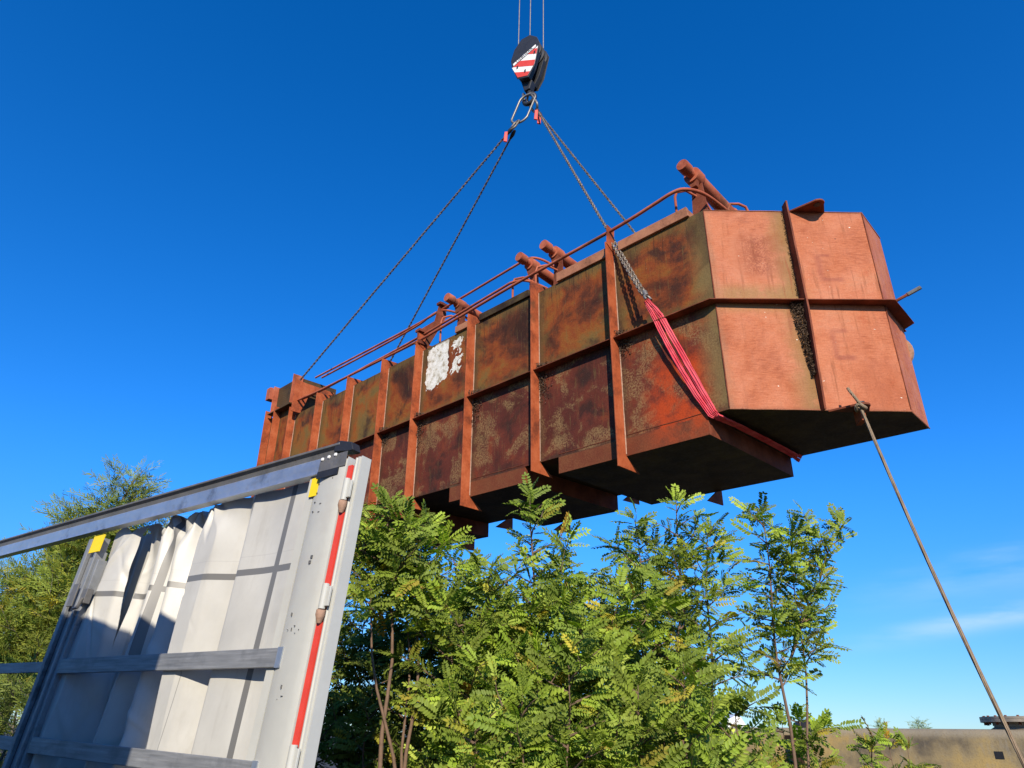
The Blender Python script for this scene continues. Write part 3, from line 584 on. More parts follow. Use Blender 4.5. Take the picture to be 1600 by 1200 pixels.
# tag line
k = NT('grey_brown_rope'); n = k.n('ShaderNodeTexWave'); n.inputs['Scale'].default_value = 22; n.inputs['Distortion'].default_value = 1.0; k.t.links.new(k.obj, n.inputs[0]); n2 = k.noise(12, 5)
ropem = k.done(k.ramp(k.math('ADD', k.math('MULTIPLY', n.outputs[1], .4), k.math('MULTIPLY', n2, .6)), [(.3, (.13, .09, .055)), (.7, (.34, .25, .16))]), .95, 0, n.outputs[1], .5, .01, .2)
ra = Vector((4.60, 7.93, 5.62)); rbp = Vector((4.70, 6.9, 1.60)); dv = (rbp - ra)
pts = [ra + dv * s + Vector((0, 0, -.16 * math.sin(math.pi * min(1, s)))) for s in [i / 24 for i in range(0, 34)]]
tl = MB().tube([p for p in pts if p.z > .02], .0205, 8)
tl.tube([(4.50, 7.95, 5.93), (4.49, 7.90, 5.86), (4.51, 7.86, 5.76), (4.57, 7.88, 5.67), (4.61, 7.93, 5.62)], .020, 7)
tl.tube([ra + Vector((.06 * math.cos(a), .05 * math.sin(a), .03 * math.sin(2 * a) + .02)) for a in [i * .55 for i in range(14)]], .026, 7)
o = tl.build('tag_line', ropem, None, 60); tag(o, 'grey brown guide rope knotted to the nose lug and running down right', 'rope')

# ------------------------------------------------------------------ curtain-side trailer
RB = [[0.8051326205551281, 0.5914186403168586, 0.04455844705317139], [-0.5929109579498323, 0.804478853073822, 0.035642262835573445], [-0.014766829756054974, -0.05511594000637264, 0.9983707597361662]]
RO = (-1.1555244305798478, 5.096, 3.8679047218769362)
trailer = empty('curtain_trailer', frame(RB, RO)); tag(trailer, 'open roofed lorry trailer with pale grey side curtain and aluminium rail', 'trailer')
MB().prism('x', [(-.055, -.030), (-.055, -.048), (-.022, -.066), (-.008, -.112), (.05, -.112), (.05, .0), (.0, .0)], -13.5, -.30).build('roof_gutter', M['gutter'], trailer, 30, bevel=.003)
MB().prism('x', [(-.018, -.113), (-.030, -.125), (-.030, -.20), (-.022, -.235), (-.030, -.262), (.045, -.268), (.045, -.113)], -13.5, -.40).build('roof_rail', M['alu'], trailer, 30)
ec = MB(); ec.prism('y', [(-.36, -.10), (-.36, -.025), (-.30, -.01), (-.15, -.055), (-.115, -.13), (-.15, -.135)], -.050, .04); ec.build('rail_end_cap', M['black'], trailer, bevel=.006)
bp = MB(); bp.box((-.50, -.056, -.262), (-.17, -.051, -.135)); bp.build('dark_bracket', M['gutter'], trailer)
bp = MB(); bp.box((-.50, -.060, -.325), (-.24, -.0515, -.265)); bp.build('dark_bracket', M['black'], trailer)
for x in (-.47, -.39, -.31): MB().lathe([(0, .012), (.012, .010), (.017, 0)], (x, -.058, -.155 + (x + .47) * .08), (0, -1, 0), 10).build('rivet', M['white'], trailer)
# corner post: pale sheet, red reflective strip, ribbed door edge, hinges
cp = MB(); cp.prism('z', [(-.56, .06), (-.555, -.004), (-.535, -.012), (-.45, -.030), (-.34, -.046), (-.24, -.050), (-.17, -.047), (-.155, -.040), (-.152, .06)], -2.75, -.20); cp.build('corner_post', M['panel'], trailer, 60)
MB().box((-.66, .0, -2.75), (-.57, .02, -.27)).build('post_flange', M['panel'], trailer)
MB().box((-.136, -.046, -2.75), (-.088, -.020, -.27)).build('red_strip', M['signal'], trailer)
ds = MB(); ds.box((-.151, -.052, -2.75), (-.143, .03, -.19)); ds.prism('z', [(-.076, .05), (-.076, -.034), (-.060, -.040), (-.052, -.030), (-.040, -.030), (-.036, -.042), (-.018, -.042), (-.014, -.030), (-.002, -.030), (.002, -.044), (.016, -.044), (.018, .05)], -2.75, -.21)
ds.build('door_edge', M['panel'], trailer, 35)
for z in (-.52, -1.34, -2.38):
    hg = MB(); hg.tube([(-.082, -.07, z + .12), (-.082, -.07, z - .06)], .026, 10); hg.box((-.075, -.075, z - .04), (-.02, -.056, z + .10)); hi = hg.build('hinge', M['panel'], trailer, 40, bevel=.003)
    MB().tube([(-.082, -.07, z - .062), (-.088, -.066, z - .10), (-.100, -.055, z - .15)], [.034, .036, .018], 10).build('hinge_cap', M['weld'], hi, 50)
r3 = random.Random(5)
for (x, z) in ((-.41, -.55), (-.41, -.62), (-.36, -1.0), (-.37, -1.04), (-.38, -1.5), (-.42, -1.53), (-.36, -1.55), (-.32, -1.53), (-.47, -1.52), (-.46, -1.42), (-.38, -1.92), (-.41, -1.99), (-.36, -1.97), (-.30, -.35)):
    MB().box((x, -.053 + (0.012 if x < -.4 else 0) , z), (x + r3.choice((.005, .006, .022)), -.030, z + r3.choice((.004, .008, .024)))).build('scratch', M['gutter'], trailer)
for z in (-.42, -.50, -.58, -.66): MB().lathe([(0, .004), (.006, .004), (.007, 0)], (-.49, -.026, z + .06), (0, -1, 0), 8).build('rivet', M['black'], trailer)
MB().box((-.605, -.020, -.455), (-.500, -.012 - .0, -.290)).build('yellow_pad', M['yellow'], trailer)
# sliding pillar between the curtain bays
sp = MB(); sp.box((-4.44, -.05, -2.75), (-4.36, .09, -.36)); sp.box((-4.352, -.01, -2.75), (-4.18, .07, -.36)); sp.box((-4.172, -.055, -2.75), (-4.13, .07, -.52)); sp.box((-4.12, -.03, -2.75), (-4.06, .07, -.62))
pillar = sp.build('pillar', M['pillar'], trailer, bevel=.006)
MB().box((-4.30, -.062, -.54), (-4.06, -.05, -.35)).build('yellow_pad', M['yellow'], trailer)
lk = MB(); lk.box((-4.32, -.075, -1.12), (-4.20, -.056, -.88)); lk.box((-4.06, -.07, -1.10), (-3.96, .0, -.95)); lk.tube([(-4.10, -.08, -1.15), (-4.0, -.09, -1.15), (-3.97, -.08, -1.05)], .018, 8); lk.build('pillar_lock', M['gutter'], pillar, bevel=.006)
gr = MB(); gr.box((-4.352, -.012, -2.75), (-4.345, -.0, -.4)); gr.box((-4.26, -.0145, -2.75), (-4.20, -.0105, -.62)); gr.build('pillar_groove', M['black'], pillar)
# side boards
k = NT('weathered_board'); s1 = k.noise(3, 8, .6, stretch=(.6, 1, 10)); s2 = k.noise(2.2, 8, .65); c = k.ramp(s1, [(.3, (.15, .155, .16)), (.55, (.25, .255, .26)), (.72, (.33, .335, .34))]); c = k.mix(k.math('MULTIPLY', k.rng(s2, .52, .68), .6), c, (.12, .125, .13)); board = k.done(c, .5, .25, s1, .5, .006, .4)
for (x0, x1, za, zb2, zc_, zd) in ((-4.06, -.475, -1.640, -1.780, -1.640, -1.775), (-13.4, -4.445, -1.655, -1.765, -1.66, -1.765), (-4.06, -.475, -2.345, -2.485, -2.375, -2.50), (-13.4, -4.445, -2.36, -2.48, -2.36, -2.48)):
    sb = MB(); sb.hexa([(x0, -.030, zb2), (x1, -.030, zd), (x1, .0, zd), (x0, .0, zb2), (x0, -.030, za), (x1, -.030, zc_), (x1, .0, zc_), (x0, .0, za)])
    b_ = sb.build('side_board', board, trailer, bevel=.005)
    if x1 > -1: MB().box((x1 - .055, -.036, zd - .004), (x1 + .004, .002, zc_ + .004)).build('board_end_cap', M['alu'], b_)
# curtain
def sstep(a, b, x): t = np.clip((x - a) / (b - a), 0, 1); return t * t * (3 - 2 * t)
def ridge(p, sharp): return np.abs(np.sin(np.pi * p)) ** sharp
def curtain(x0, x1, ztop, zbot, far=True, nu=640, nv=200, seed=1):
    s0, s1 = (-3.74 - x0) / (x1 - x0), (-3.50 - x0) / (x1 - x0)
    u = np.unique(np.concatenate([np.linspace(0, 1, nu), np.linspace(s0, s1, 260)])); nu = len(u); v = np.linspace(0, 1, nv); U, V = np.meshgrid(u, v)
    X = x0 + (x1 - x0) * U; rr = np.random.RandomState(seed)
    Z = ztop + (zbot - ztop) * V; X0_ = X.copy()
    if far:
        gather = 1 - sstep(-2.45, -1.9, X)                     # bunched towards the pillar
        K = np.array([(-4.20, -4.20, .10, .10), (-3.95, -4.02, .03, .05), (-3.70, -3.75, .12, .16), (-3.58, -3.52, .32, .28), (-3.25, -3.22, .24, .20), (-3.00, -2.98, .09, .06), (-2.86, -2.74, .27, .24),
                      (-2.66, -2.45, .06, .04), (-2.50, -2.27, .26, .22), (-2.22, -1.96, .02, .01), (-1.95, -1.75, .05, .05), (-1.64, -1.50, .16, .15), (-1.54, -1.43, .06, .06), (-1.2, -1.15, .085, .085), (-.90, -.90, .10, .10), (-.545, -.545, .10, .10)])
        Y = np.zeros_like(X); ker = np.hanning(15); ker /= ker.sum()
        for j in range(nv):
            t = v[j] + .05 * math.sin(7 * v[j]); kx = K[:, 0] + (K[:, 1] - K[:, 0]) * t + .025 * np.sin(6 * v[j] + 2.3 * np.arange(len(K))) * (K[:, 0] < -1.8)
            ky = .12 + (K[:, 2] + (K[:, 3] - K[:, 2]) * v[j] - .12) * (1 + .45 * v[j] * (K[:, 0] < -1.7)) + .02 * np.sin(5 * v[j] + 1.7 * np.arange(len(K))) * (K[:, 0] < -1.8)
            xe = np.linspace(x0, x1, 640); yy = np.convolve(np.pad(np.interp(xe, kx, ky), 7, 'edge'), ker, 'valid'); Y[j] = np.interp(X[j], xe, yy)
        Y = .10 + (Y - .10) * (.45 + .55 * sstep(0, .14, V))
        Y += .008 * np.sin(4.2 * X + 5 * V) + .005 * np.sin(9 * X - 7 * V + 1)
        # crumples
        for _ in range(46):
            cx, cv = rr.uniform(-4.0, -1.9), rr.uniform(.02, .95); a = rr.uniform(-.9, .9); l, w_ = rr.uniform(.08, .30), rr.uniform(.018, .05)
            dx, dz = X - cx, (Z - (ztop + (zbot - ztop) * cv)); s_ = dx * math.cos(a) + dz * math.sin(a); n_ = -dx * math.sin(a) + dz * math.cos(a)
            Y += rr.uniform(-.026, .026) * np.exp(-(s_ / w_) ** 2 - (n_ / l) ** 2)
        for (hx, hv) in ((-3.30, .0), (-2.58, .0), (-2.18, .0), (-3.05, .015)):
            dx, dz = X - hx, V - hv; r_ = np.hypot(dx, dz * 1.6); th = np.arctan2(dx, dz * 1.6 + .02)
            Y += .045 * np.cos(7 * th + hx) * np.exp(-r_ / .28) * (1 - np.exp(-r_ / .05))
        Y = np.maximum(Y, .022)
        # scalloped top hung from rollers
        hang = np.abs(np.sin(np.pi * (1.9 * X + .2))) ** .8
        Z = Z - ((.012 + .07 * gather) * (1 - hang) + .012 * gather * np.sin(13 * X)) * np.exp(-V / .05)
    pts = np.stack([X, Y, Z], -1).reshape(-1, 3)
    i = np.arange(nu * nv).reshape(nv, nu); F = np.stack([i[:-1, :-1], i[1:, :-1], i[1:, 1:], i[:-1, 1:]], -1).reshape(-1, 4)
    ff = np.stack([X0_[:-1, :-1], V[:-1, :-1]], -1).reshape(-1, 2); wv = .05 * sstep(.0, .05, ff[:, 1]) * (1 - sstep(.10, .50, ff[:, 1]))
    F = F[np.abs(ff[:, 0] - (-3.62 - .04 * ff[:, 1])) > wv]
    me = bpy.data.meshes.new('curtain'); me.from_pydata(pts.tolist(), [], F.tolist())
    me.uv_layers.new(name='UVMap'); uvs = np.stack([x0 + (x1 - x0) * U - (-.36 + .76 * sstep(.525, .60, V)) * np.exp(-((X + 2.6) / .75) ** 4), ztop + (zbot - ztop) * V], -1).reshape(-1, 2)
    me.uv_layers[0].data.foreach_set('uv', uvs[F.reshape(-1)].reshape(-1)); me.shade_smooth()
    return me
k = NT('pale_grey_tarpaulin'); u, v, _ = k.xyz(k.tc.outputs['UV'])
msk = None
for (c0, hw) in ((-.985, .033), (-2.58, .032)):
    m_ = k.math('LESS_THAN', k.math('ABSOLUTE', k.math('SUBTRACT', u, c0)), hw); msk = m_ if msk is None else k.math('MAXIMUM', msk, m_)
hb = k.math('MULTIPLY', k.math('LESS_THAN', k.math('ABSOLUTE', k.math('ADD', v, .985)), .028), k.math('LESS_THAN', u, -.70)); msk = k.math('MAXIMUM', msk, hb)
n1 = k.noise(1.6, 6, .6); n2 = k.noise(14, 4, .6)
c = k.ramp(n1, [(.35, (.43, .42, .385)), (.65, (.51, .50, .46))])
c = k.mix(k.math('MULTIPLY', k.rng(n2, .60, .72), .25), c, (.45, .43, .38))
ln = k.math('LESS_THAN', k.math('ABSOLUTE', k.math('ADD', v, .845)), .004); c = k.mix(k.math('MULTIPLY', ln, .35), c, (.35, .34, .32))
sm = None
for c0 in (-1.53, -2.03, -3.05):
    m_ = k.math('LESS_THAN', k.math('ABSOLUTE', k.math('SUBTRACT', u, c0)), .0065); sm = m_ if sm is None else k.math('MAXIMUM', sm, m_)
c = k.mix(k.math('MULTIPLY', sm, .75), c, (.15, .148, .14))
gr = k.noise(2.3, 9, .7, stretch=(2.5, 1, .5)); c = k.mix(k.math('MULTIPLY', k.rng(gr, .52, .70), .35), c, (.33, .31, .27))
c = k.mix(msk, c, (.15, .148, .142)); k.b.inputs['Sheen Weight'].default_value = 0.0
tarp = k.done(c, .42, 0, n2, .06, .004, .45)
me = curtain(-4.20, -.545, -.235, -2.85); me.materials.append(tarp); o = bpy.data.objects.new('curtain', me); COL.objects.link(o); o.parent = trailer
# load bed and running gear
bd = MB(); bd.box((-13.5, -2.52, -2.92), (.02, .05, -2.76)); bd.box((-13.4, -1.95, -3.35), (-.3, -1.80, -2.925)); bd.box((-13.4, -.72, -3.35), (-.3, -.57, -2.925)); bd.box((-13.5, -2.53, -2.75), (-13.40, .04, -.05))
bd.build('load_bed', M['gutter'], trailer, bevel=.01)
for x in (-2.2, -3.5, -4.8):
    for y in (-2.30, -.17):
        MB().lathe([(.30, -.17), (.47, -.17), (.51, -.12), (.51, .12), (.47, .17), (.30, .17)], (x, y, -3.36), (0, 1, 0), 32).build('tyre', M['rubber'], trailer, 40)
        MB().lathe([(0, -.14), (.14, -.14), (.22, -.05), (.30, -.16), (.30, .16), (.22, .05), (.14, .14), (0, .14)], (x, y, -3.36), (0, 1, 0), 24).build('rim', M['alu'], trailer, 40)
MB().box((-.12, -2.4, -3.3), (-.0, -.05, -3.15)).build('rear_bumper', M['signal'], trailer, bevel=.01)

bl = MB(); nb = 14
bl.add([(-4.25 + .68 * i / nb, .34 + .02 * math.sin(i * 1.7), z) for z in (-.25, -2.8) for i in range(nb + 1)], [(i, i + 1, nb + 2 + i, nb + 1 + i) for i in range(nb)])
bl.build('curtain_back_fold', tarp, trailer, 60)
# ------------------------------------------------------------------ unseen stacked containers and tarpaulin, added to cast the curtain shadow
def corr(x0, x1, y0, y1):
    p = []; n = int((x1 - x0) / .28)
    for i in range(n):
        a = x0 + (x1 - x0) * i / n; d = (x1 - x0) / n; p += [(a, y0), (a + d * .35, y0), (a + d * .5, y0 + .035), (a + d * .85, y0 + .035)]
    return p + [(x1, y0), (x1, y1), (x0, y1)]
CT = 1.13
for i, (col, lab) in enumerate((('gutter', 'unseen grey container added beside the trailer to shade the curtain'), ('ram', 'unseen red container stacked on the grey one, added to shade the curtain'))):
    z0 = CT - 5.2 + 2.6 * i; ct = empty('blocker_container', frame(RB, RO)); tag(ct, lab, 'container', 'unseen blockers added to shade the curtain')
    MB().prism('z', corr(-5.14, .92, -6.25, -3.88), z0 + .06, z0 + 2.54).build('blocker_body', M[col], ct)
    fr = MB()
    for x in (-5.16, .80):
        for y in (-6.28, -3.98): fr.box((x, y, z0), (x + .14, y + .12, z0 + 2.595))
    for z in (z0 + .002, z0 + 2.48):
        for y in (-6.275, -3.955): fr.box((-5.01, y, z), (.79, y + .10, z + .11))
    fr.build('blocker_frame', M[col], ct)
tp = MB().prism('y', [(-.62, CT), (.30, CT), (.22, CT + .10), (-.05, CT + .16), (-.30, CT + .09), (-.55, CT + .07)], -4.8, -4.0).build('blocker_tarpaulin', tarp, None, 40, bevel=.03)  # added for the bumpy top edge of the curtain shadow
tp.matrix_world = frame(RB, RO); tag(tp, 'unseen pale tarpaulin shape added on the container stack to bump its shadow', 'tarpaulin')

# ------------------------------------------------------------------ ochre vessel lying behind the trees, shed
u_ = Vector((-.611, .7915, 0)); n_ = Vector((-.7915, -.611, 0))
VM = Matrix(((u_.x, -n_.x, 0, 9.1), (u_.y, -n_.y, 0, 13.1), (0, 0, 1, 0), (0, 0, 0, 1)))
ves = empty('storage_vessel', VM); tag(ves, 'long ochre stained vessel lying low on the ground behind the saplings', 'vessel')
k = NT('ochre_stained_shell'); n1 = k.noise(.9, 8, .6); n2 = k.noise(2.6, 8, .65, stretch=(2.5, 1, .6)); n3 = k.noise(30, 4)
c = k.ramp(n1, [(.34, (.12, .10, .075)), (.46, (.30, .23, .125)), (.58, (.43, .30, .115)), (.70, (.33, .28, .20))]); c = k.mix(k.math('MULTIPLY', k.rng(n2, .54, .68), .6), c, (.30, .26, .20))
x, y, z = k.xyz(); c = k.mix(k.math('MULTIPLY', k.rng(z, 1.80, 1.94), .7), c, (.27, .235, .18)); c = k.mix(k.math('MULTIPLY', k.rng(n3, .5, .7), .3), c, (.16, .11, .06))
ochre = k.done(c, .85, 0, k.math('ADD', n1, k.math('MULTIPLY', n3, .4)), .4, .03, .2)
sh = MB(); prof = [(0, 0.0), (0, 1.86)] + [(0.16 - .16 * math.cos(rad(a)), 1.86 + .15 * math.sin(rad(a))) for a in (20, 40, 60, 80)] + [(.5, 2.02), (2.0, 2.02), (2.3, 1.9), (2.3, 0)]
sh.prism('x', prof, -7.0, 9.5); sh.build('shell', ochre, ves, 30)
greyc = simple('grey_scaled_metal', (.34, .29, .23), .8, .2, .35, 9)
mh = MB(); mh.lathe([(.74, 2.015), (.66, 2.06), (.66, 2.13), (.86, 2.135), (.86, 2.175), (.855, 2.18), (.86, 2.185), (.86, 2.225), (.0, 2.235)], (.08, .95, 0), (0, 0, 1), 40); mho = mh.build('manhole', greyc, ves, 30)
bt = MB()
for a in range(0, 360, 15): bt.lathe([(0, 2.09), (.022, 2.09), (.022, 2.245), (0, 2.245)], (.08 + .79 * math.cos(rad(a)), .95 + .79 * math.sin(rad(a)), 0), (0, 0, 1), 6)
bt.build('bolt', M['flange'], mho)
MB().lathe([(.30, 2.015), (.30, 2.07), (.24, 2.14), (.12, 2.18), (0, 2.19)], (4.35, .5, 0), (0, 0, 1), 28).build('dome_lid', M['black'], ves, 40)
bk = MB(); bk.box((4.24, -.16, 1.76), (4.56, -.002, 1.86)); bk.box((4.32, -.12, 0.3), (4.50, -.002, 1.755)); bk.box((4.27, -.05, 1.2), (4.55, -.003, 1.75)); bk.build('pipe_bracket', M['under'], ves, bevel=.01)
MB().box((.42, -.006, 1.54), (.56, .02, 1.66)).build('square_vent', M['black'], ves)
shed = MB(); shed.prism('y', [(11.2, 0), (11.2, 2.3), (12.6, 3.05), (12.95, 2.5), (12.95, 0)], 40, 44); shed.box((11.1, 39.9, 2.30), (11.2, 44.1, 2.40))
so = shed.build('white_shed', M['white'], None); tag(so, 'small white gabled shed half hidden behind the saplings', 'shed')

# ------------------------------------------------------------------ foliage
def leaf_material(name, trans):
    k = NT(name); tint = k.attr('tint', 'Color'); n = k.noise(3, 3)
    col = k.mix(k.rng(n, .3, .7, 0, .35), tint, k.mix(1.0, tint, (.72, .78, .7), 'MULTIPLY'))
    geo = k.n('ShaderNodeNewGeometry'); col2 = k.mix(k.math('MULTIPLY', geo.outputs['Backfacing'], .45), col, (.31, .37, .06))
    k.put(k.b.inputs['Base Color'], col2); k.b.inputs['Roughness'].default_value = .5; k.b.inputs['Specular IOR Level'].default_value = .16
    tr = k.n('ShaderNodeBsdfTranslucent'); k.t.links.new(k.mix(1.0, col, (1.5, 1.7, .7), 'MULTIPLY'), tr.inputs[0])
    ms = k.n('ShaderNodeMixShader'); ms.inputs[0].default_value = trans; k.t.links.new(k.b.outputs[0], ms.inputs[1]); k.t.links.new(tr.outputs[0], ms.inputs[2])
    k.t.links.new(ms.outputs[0], k.t.nodes['Material Output'].inputs[0]); return k.m
M['leaf'] = leaf_material('leaf', .24); M['bark'] = simple('sapling_bark', (.16, .10, .065), .9, 0, .35, 18, .4); M['bark2'] = simple('grey_bark', (.13, .11, .085), .9, 0, .35, 14, .4)
def leaflet(p, d, s, n, L, Wd, fold=.18):
    sd = s * Wd * .5
    return [p, p + d * L * .30 + sd + n * fold * Wd, p + d * L * .75 + sd * .85 + n * fold * Wd, p + d * L, p + d * L * .75 - sd * .85 + n * fold * Wd, p + d * L * .30 - sd + n * fold * Wd]
def pinnate(rr, pairs, droop):
    vs = []
    for i in range(pairs):
        x = .16 + .78 * i / (pairs - 1); L = .25 * (1 - .35 * abs(x - .5)) * rr.uniform(.88, 1.08)
        for sg in (-1, 1):
            a = rr.uniform(.95, 1.25); d = np.array([math.cos(a), sg * math.sin(a), -rr.uniform(.05, .45)]); d /= np.linalg.norm(d)
            p = np.array([x + rr.uniform(-.01, .01), sg * .015, -droop * x * x]); s = np.cross(np.array([0, 0, 1.]), d); s /= np.linalg.norm(s)
            vs += leaflet(p, d, s, np.cross(d, s), L, L * .46)
    vs += leaflet(np.array([.95, 0, -droop * .9]), np.array([.93, 0, -.35]), np.array([0, 1., 0]), np.array([.35, 0, .93]), .22, .11)
    # rachis as a thin sliver
    vs += [np.array(q) for q in ((0, .006, 0), (.4, .007, -droop * .16), (.8, .004, -droop * .64), (.98, 0, -droop * .95), (.8, -.004, -droop * .64), (.4, -.007, -droop * .16))]
    return np.array(vs)
def sprig(rr):
    vs = []
    for i in range(15):
        x = .05 + .93 * i / 14; a = rr.uniform(.35, .8); sg = 1 if i % 2 else -1; L = rr.uniform(.20, .30)
        d = np.array([math.cos(a), sg * math.sin(a), rr.uniform(-.5, .3)]); d /= np.linalg.norm(d); s = np.cross(np.array([rr.uniform(-.4, .4), rr.uniform(-.4, .4), 1.]), d); s /= np.linalg.norm(s)
        vs += leaflet(np.array([x, 0, -.15 * x * x]), d, s, np.cross(d, s), L, L * .15, .05)
    return np.array(vs)
_r = random.Random(11)
PIN = [pinnate(_r, _r.choice((7, 8, 8, 9)), _r.uniform(.05, .38)) for _ in range(8)]
SPR = [sprig(_r) for _ in range(6)]
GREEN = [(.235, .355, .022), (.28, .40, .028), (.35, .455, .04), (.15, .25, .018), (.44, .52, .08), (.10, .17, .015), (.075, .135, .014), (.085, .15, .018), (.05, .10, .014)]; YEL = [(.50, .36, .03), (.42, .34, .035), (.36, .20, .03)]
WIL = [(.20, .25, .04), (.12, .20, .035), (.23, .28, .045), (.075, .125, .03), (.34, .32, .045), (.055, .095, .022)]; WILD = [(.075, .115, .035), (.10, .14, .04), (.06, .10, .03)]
def build_crown(name, leaves, temps, parent, seed):
    rr = np.random.RandomState(seed); V = []; T_ = []
    groups = {}
    for i, L in enumerate(leaves): groups.setdefault(i % len(temps), []).append(L)
    for g, Ls in groups.items():
        t = temps[g]; P = np.array([l[0] for l in Ls]); Dv = np.array([l[1] for l in Ls]); N = np.array([l[2] for l in Ls]); S = np.array([l[3] for l in Ls]); C = np.array([l[4] for l in Ls])
        Dv /= np.linalg.norm(Dv, axis=1, keepdims=True); N -= Dv * (N * Dv).sum(1, keepdims=True); N /= np.linalg.norm(N, axis=1, keepdims=True) + 1e-9; B = np.cross(N, Dv)
        v = P[:, None] + S[:, None, None] * (t[None, :, 0:1] * Dv[:, None] + t[None, :, 1:2] * B[:, None] + t[None, :, 2:3] * N[:, None])
        V.append(v.reshape(-1, 3)); nl = t.shape[0] // 6
        jit = np.repeat(rr.uniform(.82, 1.18, (len(Ls), nl)), 6, axis=1)[..., None]
        T_.append((C[:, None] * jit).reshape(-1, 3))
    V = np.concatenate(V).astype(np.float32); T_ = np.concatenate(T_); n = len(V) // 6
    b = (np.arange(n) * 6)[:, None]; F = np.concatenate([b + np.array([[0, 1, 2, 3]]), b + np.array([[0, 3, 4, 5]])], 1).reshape(-1)
    me = bpy.data.meshes.new(name); me.vertices.add(len(V)); me.vertices.foreach_set('co', V.reshape(-1)); me.loops.add(len(F)); me.loops.foreach_set('vertex_index', F.astype(np.int32))
    me.polygons.add(n * 2); me.polygons.foreach_set('loop_start', (np.arange(n * 2) * 4).astype(np.int32)); me.update(calc_edges=True)
    a = me.color_attributes.new('tint', 'FLOAT_COLOR', 'POINT'); a.data.foreach_set('color', np.concatenate([T_, np.ones((len(T_), 1))], 1).astype(np.float32).reshape(-1))
    me.materials.append(M['leaf']); me.validate(); o = bpy.data.objects.new(name, me); COL.objects.link(o)
    if parent: o.parent = parent
    return o, n
def plant(name, label, cat, stems, env, seed, leaf=.275, step=.15, temps=None, cols=None, yellow=.06, space=.05, group=None, bark='bark', upb=.5, dens=1.0, face=(.10, -.75, .62)):
    rr = random.Random(seed); temps = temps or PIN; cols = cols or GREEN; leaves = []; wood = MB()
    zs = [e[0] for e in env]; rs = [e[1] for e in env]; base = Vector(stems[0][0]); bf = [1.0]
    up = Vector((0, 0, 1))
    def addleaf(p, d, sc_=1.0):
        nrm = Vector((rr.gauss(0, .52), rr.gauss(0, .52), rr.gauss(0, .4))) + Vector(face)
        c = rr.choice(YEL) if rr.random() < yellow else rr.choice(cols); f = rr.uniform(.75, 1.2) * bf[0]
        leaves.append((tuple(p - base), tuple(d), tuple(nrm), leaf * sc_ * rr.uniform(.42, 1.15), tuple(x * f for x in c)))
    def twig(p, d, L, r, lv=1):
        if lv: bf[0] = rr.choice((.55, .75, .9, 1.0, 1.1, 1.2))
        n = max(3, int(L / .12)); pts = [p.copy()]; dd = d.copy()
        for i in range(n):
            dd = (dd + Vector((rr.gauss(0, .10), rr.gauss(0, .10), rr.gauss(0, .06) + (.05 if i < n * .5 else -.05)))).normalized(); pts.append(pts[-1] + dd * (L / n))
        wood.tube([q - base for q in pts], [r * (1 - .75 * i / n) for i in range(n + 1)], 5, cap=False)
        s = .12 * L if lv else .05; side_ = rr.choice((-1, 1))
        while s < L:
            i = min(n - 1, int(s / L * n)); q = pts[i].lerp(pts[i + 1], s / L * n - i); t = (pts[i + 1] - pts[i]).normalized()
            h = t.cross(up); h = h.normalized() if h.length > .05 else Vector((1, 0, 0)); a = rr.gauss(0, .55)
            dl = (h * side_ * math.cos(a) + h.cross(t) * math.sin(a) * .8 + t * rr.uniform(.25, .8) + up * rr.uniform(-.15, .35)).normalized()
            if rr.random() < dens: addleaf(q, dl)
            side_ = -side_; s += space * rr.uniform(.7, 1.4)
        addleaf(pts[-1], dd)
        return pts
    for si, (a, b, r, z0) in enumerate(stems):
        a, b = Vector(a), Vector(b); n = 12; ph = rr.uniform(0, 6)
        pts = [a.lerp(b, i / n) + Vector((math.sin(i * .9 + ph), math.cos(i * .7 + ph), 0)) * .035 * math.sin(math.pi * i / n) * (b - a).length * .4 for i in range(n + 1)]
        wood.tube([q - base for q in pts], [r * (1 - .8 * i / n) for i in range(n + 1)], 7)
        z = z0; kk = rr.uniform(0, 6)
        while z < b.z:
            t_ = (z - a.z) / (b.z - a.z); i = min(n - 1, int(t_ * n)); p = pts[i].lerp(pts[i + 1], t_ * n - i)
            kk += 2.4 + rr.uniform(-.5, .5); Rr = float(np.interp(z, zs, rs)) * rr.uniform(.45, 1.12)
            d = Vector((math.cos(kk), math.sin(kk), upb * rr.uniform(.5, 1.4))).normalized()
            if Rr > .16:
                tp = twig(p, d, Rr * 1.1, .012)
                for _ in range(int(Rr / .26)):
                    j = rr.randrange(1, len(tp)); dd = (d + Vector((rr.gauss(0, .6), rr.gauss(0, .6), rr.gauss(.15, .35)))).normalized(); twig(tp[j], dd, Rr * rr.uniform(.3, .6), .007, 0)
            else: addleaf(p, d); addleaf(p, Vector((-d.x, -d.y, d.z)))
            z += step * rr.uniform(.7, 1.3)
        for _ in range(7): addleaf(pts[-1] + Vector((0, 0, -.06 * rr.random())), Vector((rr.gauss(0, .6), rr.gauss(0, .6), .7)).normalized(), .9)
    root = empty(name, loc=base); tag(root, label, cat, group)
    wood.build('trunk', M[bark], root, 60); o, n = build_crown('crown', leaves, temps, root, seed)
    return n
RG = 'leafy saplings under the tank'; tot = 0
tot += plant('locust_sapling', 'leafy sapling with bare brown stems right beside the trailer post', 'sapling', [((-1.00, 7.55, 0), (-1.38, 7.5, 4.05), .032, 2.85), ((-.86, 7.6, 0), (-1.0, 7.55, 3.7), .028, 2.75), ((-.74, 7.5, 0), (-1.62, 7.5, 3.6), .026, 2.8), ((-.80, 7.7, 0), (-1.2, 7.7, 3.7), .022, 2.75)],
             [(1.5, .35), (2.5, .45), (3.2, .50), (3.7, .40), (4.05, .18), (4.4, .08)], 21, group=RG, step=.06)
